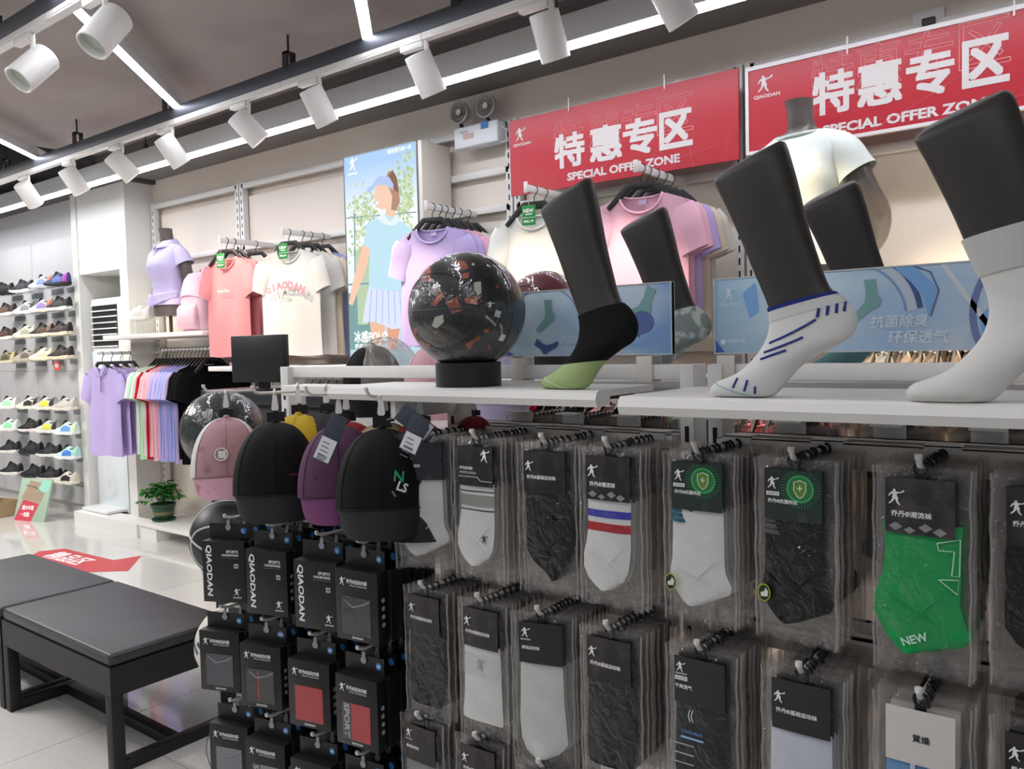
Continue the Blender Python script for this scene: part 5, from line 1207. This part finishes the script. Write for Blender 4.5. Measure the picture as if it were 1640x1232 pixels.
for ri, row in enumerate(SR):
    for ci, (pp, uc, sc, ac, hc, lk) in enumerate(row):
        p = P(pp[0], pp[1], y=3.44)
        shoe((p.x, 3.44, p.z - .020), .30, '%s sneaker, %s row, %s' % (lk, rown[ri], coln[ci]), uc, sc, ac, hc, lacec=uc, s=1.02)
        put('shoe_bracket', shm, glass(), lf, (p.x + 7.76, -.02, p.z - .020))
put('price_flag', MB().box(-.06, -.135, -.03, .06, -.132, .05), M('#d8584a', .5), lf, (P(87, 584, y=3.44).x + 7.76, 0, P(87, 588, y=3.44).z))
text('特价', P(87, 584, y=3.44).x + 7.76, P(87, 586, y=3.44).z, w_=.08, y=-.1365, parent=lf)
shoe((-6.42, 3.42, 1.782), .35, 'white sneaker glowing in spotlight on the clear riser', '#e9e4dc', '#efeae0', '#ded8d0', lining='#cfc8c0')
# ------------------------------------------------------------------ standee and carton at the shoe wall
sd = thing('promotion_board', 'green and red promotion board leaning against the shoe wall', 'sign', (P(55, 800, y=3.22).x, 3.17, .0), (-.28, 0, .25)); sd.scale = (.78, .78, .78)
put('board', MB().box(-.28, 0, 0, .24, .02, .50).mesh(bevel=.003), M('#a9bfa9', .5), sd)
flat([(-.27, .0), (.02, .0), (.10, .21), (-.18, .25)], -.001, M('#cf4a5a', .5), sd, 'red_print'); flat([(-.22, .26), (.12, .22), (.18, .44), (-.12, .48)], -.001, M('#a8947c', .5), sd, 'photo_print')
flat([(0.02, .36), (.2, .34), (.24, .48), (.1, .49)], -.0015, M('#9fd8c4', .5), sd, 'mint_print'); put('line_print', MB().tube([(-.18, -.002, .42), (-.02, -.002, .40), (.08, -.002, .36)], .004, 4), M('#4a4038'), sd)
text('最大中奖', -.07, .155, w_=.20, h=.055, y=-.0025, parent=sd, bold=.04); text('一双鞋', -.10, .075, w_=.15, h=.055, y=-.0025, parent=sd, bold=.04)
cb = thing('cardboard_carton', 'small open brown carton with a white label beside the promotion board', 'box', (P(12, 800, y=3.2).x, 3.14, 0), .2)
for a in ((-.12, -.09, 0, .12, .09, .008), (-.12, -.09, .008, .12, -.084, .15), (-.12, .084, .008, .12, .09, .15), (-.12, -.084, .008, -.114, .084, .15), (.114, -.084, .008, .12, .084, .15)): put('carton_panel', MB().box(*a), M('#a8916c', .8), cb)
put('label_print', MB().box(-.06, -.0915, .05, .05, -.0895, .11), INK, cb)
# ------------------------------------------------------------------ floor-standing air conditioner in its niche
ac = thing('air_conditioner', 'tall white floor-standing air conditioner with dark louvres in the wall niche', 'air conditioner', (-7.33, 3.62, 0))
put('cabinet', MB().box(-.28, 0, .09, .28, .36, 2.02).mesh(bevel=.02, seg=3), M('#e9ebea', .3), ac)
put('front_glass', MB().box(-.27, -.012, .10, .27, 0, 1.545).mesh(bevel=.004), M('#dfe7ea', .08, coat=.5), ac, label='glossy pale glass front')
put('louvre_opening', MB().box(-.25, -.004, 1.575, .20, .002, 1.96), SLOT, ac)
for k in range(8):
    put('slat', MB().box(-.25, -.020, 1.578 + k * .0535, .20, -.004, 1.590 + k * .0535).mesh(bevel=.002), M('#e3e5e5', .35), ac)
for k in range(7): put('inner_vane', MB().box(-.02 + .001 * k, -.003, 1.60 + k * .052, .06, .02, 1.62 + k * .052), M('#4a4c50', .4), ac)
put('energy_sticker', MB().box(.21, -.014, 1.30, .255, -.0115, 1.42), M('#e3d9de', .5), ac)
put('base', MB().box(-.30, -.09, .0, .33, .36, .09).mesh(bevel=.008), WHITE, ac); put('base_step', MB().box(-.21, -.20, .112, .25, .0, .14).mesh(bevel=.01, seg=3), M('#e4e6e8', .3), ac)
# ------------------------------------------------------------------ potted plant
pc = Vector((-6.33, 3.52, .135))
pp_ = thing('potted_plant', 'small leafy green plant in a dark green pot on the base shelf', 'plant', pc)
put('saucer', MB().lathe([(.001, 0), (.085, 0), (.095, .018), (.09, .018), (.08, .006)], 24), M('#1f4a33', .5), pp_)
put('pot', MB().lathe([(.001, .008), (.065, .008), (.078, .06), (.090, .115), (.098, .118), (.100, .14), (.092, .14), (.088, .12), (.001, .12)], 24), M('#23523a', .45, mott='#1b402c', mscale=8), pp_)
put('pot_band', MB().lathe([(.073, .045), (.0805, .060), (.0825, .078), (.0785, .078)], 24), M('#7a7452', .6), pp_)
put('soil', MB().lathe([(.001, .121), (.088, .121), (.088, .126), (.001, .130)], 16), M('#2b2018', .95), pp_)
lf_ = MB().add([(0, 0, 0), (.014, .012, .004), (.018, .030, .002), (.010, .046, -.004), (0, .058, -.010), (-.010, .046, -.004), (-.018, .030, .002), (-.014, .012, .004), (0, .014, -.002), (0, .032, -.005), (0, .046, -.009)],
               [(0, 1, 8), (1, 2, 9, 8), (2, 3, 10, 9), (3, 4, 10), (4, 5, 10), (5, 6, 9, 10), (6, 7, 8, 9), (7, 0, 8)]).mesh('leaf', smooth=0)
LG = [M('#2f7d2c', .45), M('#256522', .45), M('#3f8f33', .45)]
stm = MB(); lvs = []
rnd = random.Random(5)
for k in range(46):
    a = rnd.uniform(0, 2 * PI); r = rnd.uniform(.02, .165); h = .16 + .15 * (1 - (r / .19) ** 2) * rnd.uniform(.6, 1.05) - max(0, r - .13) * .9
    e = Vector((r * math.cos(a) * 1.15, r * math.sin(a), h)); m_ = Vector((e.x * .5, e.y * .5, .13 + (h - .13) * .75)); stm.tube([(e.x * .15, e.y * .15, .12), m_, e], .0016, 4)
    for j in range(4): lvs.append((e.lerp(m_, .22 * j), a + rnd.uniform(-1.3, 1.3)))
put('stems', stm, M('#3f6a2c', .6), pp_)
for e, a in lvs:
    put('leaf', lf_, rnd.choice(LG), pp_, e, (rnd.uniform(-.7, .5), rnd.uniform(-.5, .5), a - R90), (rnd.uniform(.8, 1.2),) * 3)
# ------------------------------------------------------------------ mannequins
def lofte(secs, n=28, sq=1.0):
    rs = []
    for cx, cy, z, rx, ry in secs:
        rs.append([(cx + rx * math.copysign(abs(math.cos(q)) ** sq, math.cos(q)), cy + ry * math.copysign(abs(math.sin(q)) ** sq, math.sin(q)), z) for q in [k * 2 * PI / n for k in range(n)]])
    return MB().rings(rs)
def spl(secs, n=4):
    out = []
    for i in range(len(secs) - 1):
        p0 = secs[max(0, i - 1)]; p1 = secs[i]; p2 = secs[i + 1]; p3 = secs[min(len(secs) - 1, i + 2)]
        for k in range(n):
            t = k / n; out.append(tuple(.5 * (2 * b + (c - a) * t + (2 * a - 5 * b + 4 * c - d) * t * t + (3 * b - a - 3 * c + d) * t ** 3) for a, b, c, d in zip(p0, p1, p2, p3)))
    return out + [secs[-1]]
GREYM = M('#5f5955', .35, spec=.5)
# female torso, origin at hip bottom, facing -Y
TORSO = [(0, 0, 0, .155, .105), (0, .005, .06, .165, .115), (0, .005, .13, .160, .110), (0, 0, .22, .125, .088), (0, -.008, .30, .130, .095), (0, -.022, .38, .152, .118), (0, -.020, .43, .158, .118), (0, -.004, .49, .168, .092), (0, .004, .535, .165, .072), (0, .008, .565, .110, .056), (0, .006, .585, .062, .050), (0, .0, .61, .050, .050), (0, -.008, .66, .049, .050), (0, -.014, .695, .053, .053)]
SHIRT = [(0, .005, .055, .180, .128), (0, .005, .12, .178, .124), (0, .0, .20, .150, .108), (0, -.008, .28, .152, .110), (0, -.025, .38, .170, .133), (0, -.022, .43, .174, .130), (0, -.006, .49, .182, .104), (0, .003, .535, .176, .082), (0, .008, .560, .135, .070), (0, .004, .566, .108, .078)]
def wrinkle(mb, amp=.006, seed=0, zlo=0, zhi=9, f=14):
    v = []
    for x, y, z in mb.v:
        d = Vector((x, y, 0)); d = d.normalized() if d.length > 1e-5 else d
        a = noise.noise(Vector((x * f, y * f, z * f * 1.6 + seed))) * amp
        v.append((x + d.x * a, y + d.y * a, z + a * .5))
    mb.v = v; return mb
def mannequin(loc, rz, label, shirtm, polo, arms, tuck, s=1.0, shirt_lab=''):
    t = thing('torso_mannequin', label, 'mannequin', loc, rz); t.scale = (s, s, s)
    m = lofte(spl(TORSO)); put('torso', m.mesh(smooth=60), GREYM, t)
    sh = thing('polo_shirt' if polo else 't_shirt', shirt_lab, 'shirt', loc, rz); sh.scale = (s, s, s)
    sm = wrinkle(lofte([tuple(q) for q in spl([(a, b, c + (tuck if i == 0 else 0), d, e) for i, (a, b, c, d, e) in enumerate(SHIRT)])]), .007, 3)
    sm.f = [f for f in sm.f if len(f) == 4]; sm.m = [0] * len(sm.f)
    put('shirt_body', sm.mesh(smooth=80), shirtm, sh)
    if tuck:
        k = MB()
        for j in range(5): k.tube([(-.16 + .01 * j, -.10 - .01 * math.sin(j), .10 + .018 * j), (-.05, -.128, .085 + .016 * j), (.07, -.120, .115 + .012 * j), (.165, -.04, .15 + .010 * j)], [.008, .012, .011, .006], 8)
        put('knotted_hem', wrinkle(k, .006, 1).mesh(smooth=80), shirtm, sh)
    for sgn, path in arms:
        rad = [.052, .048, .043, .040, .037, .030, .026][:len(path)]
        put('arm', MB().tube(spl(path, 3), [rad[min(i // 3, len(rad) - 1)] + (rad[min(i // 3 + 1, len(rad) - 1)] - rad[min(i // 3, len(rad) - 1)]) * ((i % 3) / 3) for i in range((len(path) - 1) * 3 + 1)], 18).mesh(smooth=60), GREYM, t)
        sp_ = [Vector(p) for p in path[:3]]
        e = sp_[1] + (sp_[2] - sp_[1]) * .3
        put('sleeve', wrinkle(MB().tube(spl([tuple(sp_[0] + Vector((-sgn * .05, 0, .010))), tuple(sp_[0]), tuple(sp_[0].lerp(e, .5)), tuple(e)], 3), [.050, .053, .057, .060, .063, .066, .068, .070, .072, .074], 22, caps=False), .005, 7).mesh(smooth=80), shirtm, sh)
    if polo:
        for s_ in (-1, 1): put('collar', MB().grid(lambda u, v: ((.070 + .040 * v) * math.sin(s_ * (.10 + u * 3.0)), .006 - (.062 + .046 * v) * math.cos(s_ * (.10 + u * 3.0)) - .02 * (1 - u) * v, .625 - .060 * v - .035 * (1 - u)), 14, 3, flip=s_ < 0).mesh(smooth=80), shirtm, sh)
        put('placket', MB().tube([(0, -.075, .575), (0, -.098, .53), (0, -.128, .46)], .007, 6), shirtm, sh)
    else: put('neckband', MB().tube([(.106 * math.sin(a), .004 - .078 * math.cos(a), .566 - .012 * math.cos(a)) for a in [k * 2 * PI / 24 for k in range(24)]], .0055, 6, loop=True), shirtm, sh)
    return t
mp = P(268, 500, y=3.46)
mm = mannequin((-6.02, 3.48, 1.80), .05, 'grey headless torso mannequin on a thin rod at the left end of the wall display', M('#c9c0e6', .85, bump=.2, bscale=200, dist=.001), True,
          [(1, [(.160, .0, .485), (.195, .01, .42), (.215, .02, .34), (.20, .05, .28), (.15, .085, .22)]), (-1, [(-.160, .0, .485), (-.195, .01, .42), (-.215, .02, .34), (-.20, .05, .28), (-.15, .085, .22)])], -.0+.03, .98, 'lilac polo shirt knotted at the waist on the left mannequin')
put('rod', MB().tube([(0, 0, -.165), (0, 0, .02)], .014, 12), M('#55504c', .4, .5), mm); put('foot_plate', MB().lathe([(.001, -.163), (.09, -.163), (.09, -.157), (.001, -.157)], 24), M('#8d8a88', .3, .6), mm)
wm = mannequin((-1.085, 3.42, 1.735), -.25, 'grey torso mannequin with an arm behind its back in front of the second red banner', M('#dfe6e0', .8, bump=.2, bscale=200, dist=.001), False,
          [(1, [(.162, .0, .488), (.210, .01, .41), (.250, .03, .315), (.275, .07, .235), (.235, .13, .16), (.16, .17, .10), (.10, .18, .06)]), (-1, [(-.162, .0, .488), (-.210, .01, .41), (-.245, .03, .32), (-.25, .05, .24), (-.22, .06, .16)])], 0, 1.06, 'bright white T-shirt worn by the mannequin before the second red banner')
put('foot_plate', MB().lathe([(.001, -.018), (.10, -.018), (.10, -.006), (.001, -.006)], 24), M('#8d8a88', .3, .6), wm)
# pink backpack
bk = thing('backpack', 'pale pink backpack beside the polo mannequin', 'backpack', (-5.60, 3.48, 1.665), -.1)
BP = M('#d9b3c4', .75, bump=.4, bscale=30, dist=.006)
put('main_body', wrinkle(lofte([(0, 0, 0.0, .165, .085), (0, 0, .03, .185, .10), (0, 0, .15, .190, .105), (0, 0, .30, .175, .10), (.01, 0, .39, .150, .085), (.015, 0, .435, .110, .06), (.015, 0, .445, .05, .03)], 30, .6), .008, 2, f=10).mesh(smooth=70), BP, bk)
put('front_pocket', wrinkle(lofte([(0, -.085, .02, .135, .035), (0, -.09, .04, .150, .05), (0, -.09, .17, .145, .048), (0, -.085, .20, .125, .035)], 24, .6), .006, 5, f=12).mesh(smooth=70), BP, bk)
for pts in ([(-.15, -.085, .25), (-.05, -.108, .27), (.06, -.108, .27), (.15, -.085, .25)], [(.13, -.09, .02), (.135, -.11, .12), (.13, -.095, .20)]): put('zip', MB().tube(pts, .004, 6), M('#b88ea2', .6), bk)
put('top_handle', MB().tube([(-.03, .02, .43), (-.02, .02, .47), (.03, .02, .475), (.05, .02, .43)], .008, 8), BP, bk)
put('shoulder_strap', MB().tube([(.14, .05, .36), (.20, .03, .25), (.205, .02, .12), (.17, .03, .03)], .014, 8), BP, bk)
# ------------------------------------------------------------------ red banners
RED = M('#b41e2f', .38); BANINK = M('#d6d0ce', .6); REDL = M('#cf5560', .5)
def banner(name_lb, c, framed):
    (x0, x1, z0, z1) = c; y = 3.60; w_ = x1 - x0; h = z1 - z0
    t = thing('banner_board', name_lb, 'sign', (x0, y, z0))
    put('board', MB().box(0, 0, 0, w_, .012, h), RED, t)
    if framed:
        for a in ((0, -.014, w_, .0), (0, h, w_, h + .018), (-.014, -.014, 0, h + .018)): put('edge_strip', MB().box(a[0], -.006, a[1], a[2], .014, a[3]), M('#e4dfe0', .5), t)
    for k, (a, b) in enumerate((((.02, .05), (.24, .12)), ((.36, .0), (.60, .44)), ((.70, .10), (.98, .22)), ((.83, .0), (.80, .42)), ((.95, .06), (.97, .4)), ((.08, .25), (.30, .42)))):
        put('fine_line', MB().tube([(a[0] * w_, -.0005, a[1] * h), (b[0] * w_, -.0005, b[1] * h)], .0016, 4), REDL, t)
    u = w_ / 1.306; v = h / .408
    ez = .322 if not framed else .285
    player(.072, ez, .078, -.001, BANINK, t); text('QIAODAN', .082, ez - .052, w_=.118, h=.019, y=-.001, parent=t, bold=.03, mat=BANINK)
    cxs, cz, cw, chh = ((.387, .605, .798, .990), .190, .188, .178) if not framed else ((.365, .547, .733, .924), .192, .172, .180)
    for k, ch in enumerate('特惠专区'):
        text(ch, cxs[k], cz, w_=cw * (.92 if k == 3 else 1), h=chh, y=-.0012, parent=t, bold=.032, mat=BANINK)
        text(ch, cxs[k] - .004, cz + .072, w_=cw, h=chh, y=-.0008, parent=t, outline=.006, bold=0, mat=M('#f2b4b6', .5), name='outline_lettering')
    text('SPECIAL OFFER ZONE', .690 if not framed else .64, .052 if not framed else .038, w_=.640, h=.042, y=-.0012, parent=t, bold=.04, mat=BANINK)
    for k in (.3, .72): put('suspension_clip', MB().tube([(w_ * k, -.004, h - .02), (w_ * k, -.005, h + .05)], .004, 5), WHITE, t)
    return t
banner('red special offer banner left of the white upright', (-2.72, -1.505 + .085, 2.322, 2.729), False)
banner('red special offer banner behind the white-shirted mannequin', (-1.372, .04, 2.345, 2.700), True)
# little white bracket bar above the first banner
bb = thing('door_closer', 'white slim closer arm on the rail above the first red banner', 'fitting', (-2.04, 3.74, 2.755))
put('arm_body', MB().box(-.10, -.02, -.02, .28, .02, .02).mesh(bevel=.006), WHITE, bb); put('end_joint', MB().lathe([(.001, 0), (.026, 0), (.026, .01), (.001, .01)], 18, c=(.27, -.03, .0), axis='y'), WHITE, bb)
pc_ = thing('wall_socket_box', 'white junction box above the second red banner', 'fitting', (P(1487, 32, y=3.78).x, 3.79, P(1487, 32, y=3.78).z))
put('box_body', MB().box(-.06, -.02, -.05, .06, .01, .04).mesh(bevel=.004), WHITE2, pc_); put('plug', MB().box(-.02, -.045, -.03, .03, -.02, .0).mesh(bevel=.004), M('#3a3430', .5), pc_)
# ------------------------------------------------------------------ emergency twin lamp
em = thing('emergency_light', 'white emergency light box with two round lamps on the wall', 'lamp', (-3.02, 3.70, 2.66))
put('case', MB().box(-.165, -.035, 0, .165, .05, .125).mesh(bevel=.012, seg=3), M('#dfe2e6', .35), em)
put('warning_sticker', MB().box(-.09, -.037, .048, -.01, -.0345, .080), M('#c9a8a8', .5), em); put('blue_sticker', MB().box(.045, -.037, .085, .10, -.0345, .125), M('#3a78b8', .5), em)
text('消防应急灯', -.08, .092, w_=.06, y=-.0375, parent=em, mat=M('#5a5c60'), bold=0)
for x in (-.125, .075):
    put('neck', MB().tube([(x, 0, .12), (x, -.01, .155)], .012, 8), SLOT, em)
    ld = put('lamp_reflector', MB().lathe([(.001, .05), (.045, .05), (.066, .01), (.068, -.012), (.062, -.014), (.05, .004), (.02, .012), (.001, .012)], 28, axis='y'), M('#b9b9bb', .3, .4), em, (x, -.02, .215))
    put('lamp_lens', MB().lathe([(.001, .0), (.060, -.008), (.060, -.006), (.001, .004)], 24, axis='y'), M('#8d8a86', .25, .7, bump=1, bscale=120, dist=.004), ld); put('lamp_led', MB().lathe([(.001, -.004), (.018, -.006), (.018, -.003), (.001, -.002)], 14, axis='y'), M('#ece8e0', .3), ld, (0, -.006, 0))
put('cable', MB().tube([(.165, 0, .09), (.21, -.01, .06), (.20, 0, .0), (.165, 0, -.0)], .004, 6), WHITE, em)
# ------------------------------------------------------------------ light box with the golfer picture
LX0, LX1, LZ0, LZ1, LY = -3.965, -3.325, .70, 2.712, 3.50
lb_ = thing('light_box', 'tall glowing light box picturing a woman in a visor and pale blue polo', 'light box', (LX0, LY, LZ0))
LW, LH = LX1 - LX0, LZ1 - LZ0
put('case', MB().box(0, .004, 0, LW + .03, .26, LH).mesh(bevel=.003), M('#d5cdc3', .5), lb_)
for a in ((0, 0, .006, LH), (LW - .006, 0, LW, LH), (0, LH - .006, LW, LH), (0, 0, LW, .006)): put('frame_edge', MB().box(a[0], -.004, a[1], a[2], .004, a[3]), M('#6a6c70', .4, .5), lb_)
def egrad(name, stops, k=1.0, nz=0):
    m = bpy.data.materials.new(name); m.use_nodes = True; nt = m.node_tree; nt.nodes.clear(); N = nt.nodes.new; L = nt.links.new
    tc = N('ShaderNodeTexCoord'); sp = N('ShaderNodeSeparateXYZ'); r = N('ShaderNodeValToRGB'); e = N('ShaderNodeEmission'); o = N('ShaderNodeOutputMaterial')
    no = N('ShaderNodeTexNoise'); no.inputs['Scale'].default_value = 5; ad = N('ShaderNodeMath'); ad.operation = 'MULTIPLY_ADD'; ad.inputs[1].default_value = nz
    L(tc.outputs['Generated'], sp.inputs[0]); L(tc.outputs['Generated'], no.inputs['Vector']); L(no.outputs[0], ad.inputs[0]); L(sp.outputs['Z'], ad.inputs[2]); L(ad.outputs[0], r.inputs[0]); L(r.outputs[0], e.inputs[0]); e.inputs[1].default_value = k; L(e.outputs[0], o.inputs[0])
    cr = r.color_ramp
    while len(cr.elements) < len(stops): cr.elements.new(.5)
    for q, (p, h) in zip(cr.elements, stops): q.position = p; q.color = hexc(h)
    return m
EK = .95
put('picture_ground', MB().box(.006, -.001, .006, LW - .006, .003, LH - .006), egrad('sky', [(.0, '#7fa3b8'), (.35, '#a9c9dc'), (.60, '#e4eff2'), (.80, '#f0f6f8'), (.97, '#acccf5')], 1.03), lb_)
def lp(px, py): q = P(px, py, y=LY); return (q.x - LX0, q.z - LZ0)
def lpoly(pts, hx, name, y=-.002, k=EK): return flat([(min(max(a, .006), LW - .006), b) for a, b in [lp(*q) for q in pts]], y, emit(hx, k), lb_, name, .0004)
rnd = random.Random(3)
tr = MB(); tr2 = MB()
for k in range(520):
    reg = rnd.random()
    if reg < .5: px, py = rnd.gauss(652, 12), rnd.gauss(310, 30)
    elif reg < .8: px, py = rnd.gauss(585, 14), rnd.gauss(335, 20)
    else: px, py = rnd.gauss(585, 12), rnd.gauss(385, 22)
    if not (556 < px < 663): continue
    a, b = lp(px, py); r_ = rnd.uniform(.005, .015)
    if not (.03 < a < LW - .03): continue
    (tr if k % 2 else tr2).lathe([(.0001, 0), (r_, 0), (r_, .0002), (.0001, .0002)], 7, c=(a, -.0026 - .00001 * k, b), axis='y')
put('tree_picture', tr, emit('#d3dfb8', EK), lb_, kind='stuff'); put('tree_picture', tr2, emit('#b4cb9c', EK), lb_, kind='stuff')
lpoly([(556, 470), (596, 470), (596, 560), (562, 560)], '#7fa6a4', 'hedge_picture', -.0022); lpoly([(570, 400), (594, 400), (590, 520), (574, 520)], '#bdd2b2', 'hedge_picture', -.0024)
for pts in ([(556, 349), (668, 339), (668, 341), (556, 351)], [(568, 343), (570, 343), (572, 540), (570, 540)], [(556, 455), (600, 452), (600, 455), (556, 458)]): lpoly(pts, '#8fa4b4', 'fence_picture', -.006)
Y0 = -.0075
lpoly([(620, 330), (634, 330), (636, 352), (618, 352)], '#f4cdb6', 'neck_picture', Y0)
lpoly([(603, 298), (608, 290), (622, 286), (634, 296), (636, 318), (628, 332), (614, 336), (604, 332), (601, 318)], '#f7d0b8', 'face_picture', Y0 - .0006)
lpoly([(618, 290), (624, 274), (634, 278), (640, 300), (642, 325), (636, 338), (628, 336), (630, 315), (624, 300)], '#b8917e', 'hair_picture', Y0 - .0010)
lpoly([(624, 282), (630, 272), (637, 284), (640, 308), (634, 306)], '#8f6a5c', 'hair_picture', Y0 - .0012)
lpoly([(603, 288), (610, 282), (625, 284), (632, 296), (631, 304), (618, 296), (604, 298), (596, 306), (590, 311), (589, 302), (597, 298)], '#b9ccf2', 'visor_picture', Y0 - .0016)
lpoly([(603, 324), (608, 322), (608, 326), (604, 329)], '#fff6f2', 'smile_picture', Y0 - .0018)
lpoly([(588, 360), (604, 348), (618, 343), (632, 350), (650, 358), (664, 372), (668, 400), (650, 408), (648, 470), (592, 462), (594, 400), (584, 392)], '#c3e6f4', 'polo_picture', Y0 - .0004)
lpoly([(604, 349), (616, 342), (626, 356), (636, 344), (646, 352), (632, 362), (618, 360)], '#e6f4fa', 'collar_picture', Y0 - .0014)
lpoly([(584, 388), (596, 394), (588, 430), (574, 468), (566, 490), (560, 486), (566, 455), (576, 415)], '#f7cdb2', 'arm_picture', Y0 - .0002)
lpoly([(592, 461), (648, 469), (652, 524), (630, 528), (606, 514), (582, 518), (586, 490)], '#dfe6fa', 'skirt_picture', Y0 - .0012)
for k in range(6): lpoly([(596 + 9 * k, 465), (597.5 + 9 * k, 465), (594 + 10.5 * k, 516 + k), (592.5 + 10.5 * k, 516 + k)], '#b9c6ee', 'pleat_picture', Y0 - .0018)
lpoly([(594, 514), (618, 522), (616, 560), (598, 560)], '#f2bfa2', 'leg_picture', Y0 - .0008); lpoly([(622, 524), (642, 526), (636, 560), (624, 560)], '#e6a88c', 'leg_picture', Y0 - .0008)
LI = emit('#ffffff', 1.1)
q = lp(566, 264); player(q[0], q[1], .085, -.004, LI, lb_); q = lp(565, 279); text('QIAODAN', q[0], q[1], w_=.09, y=-.004, mat=LI, parent=lb_)
q = lp(642, 239); text('敢拼竞力向一步', q[0] - .01, q[1], w_=.20, y=-.004, mat=LI, parent=lb_)
q = lp(596, 539); text('冰感POLO', q[0], q[1], w_=.30, h=.075, y=Y0 - .004, mat=LI, parent=lb_, bold=.03); q = lp(597, 554); text('舒适运动 冰凉科技', q[0], q[1], w_=.30, h=.03, y=Y0 - .004, mat=LI, parent=lb_)
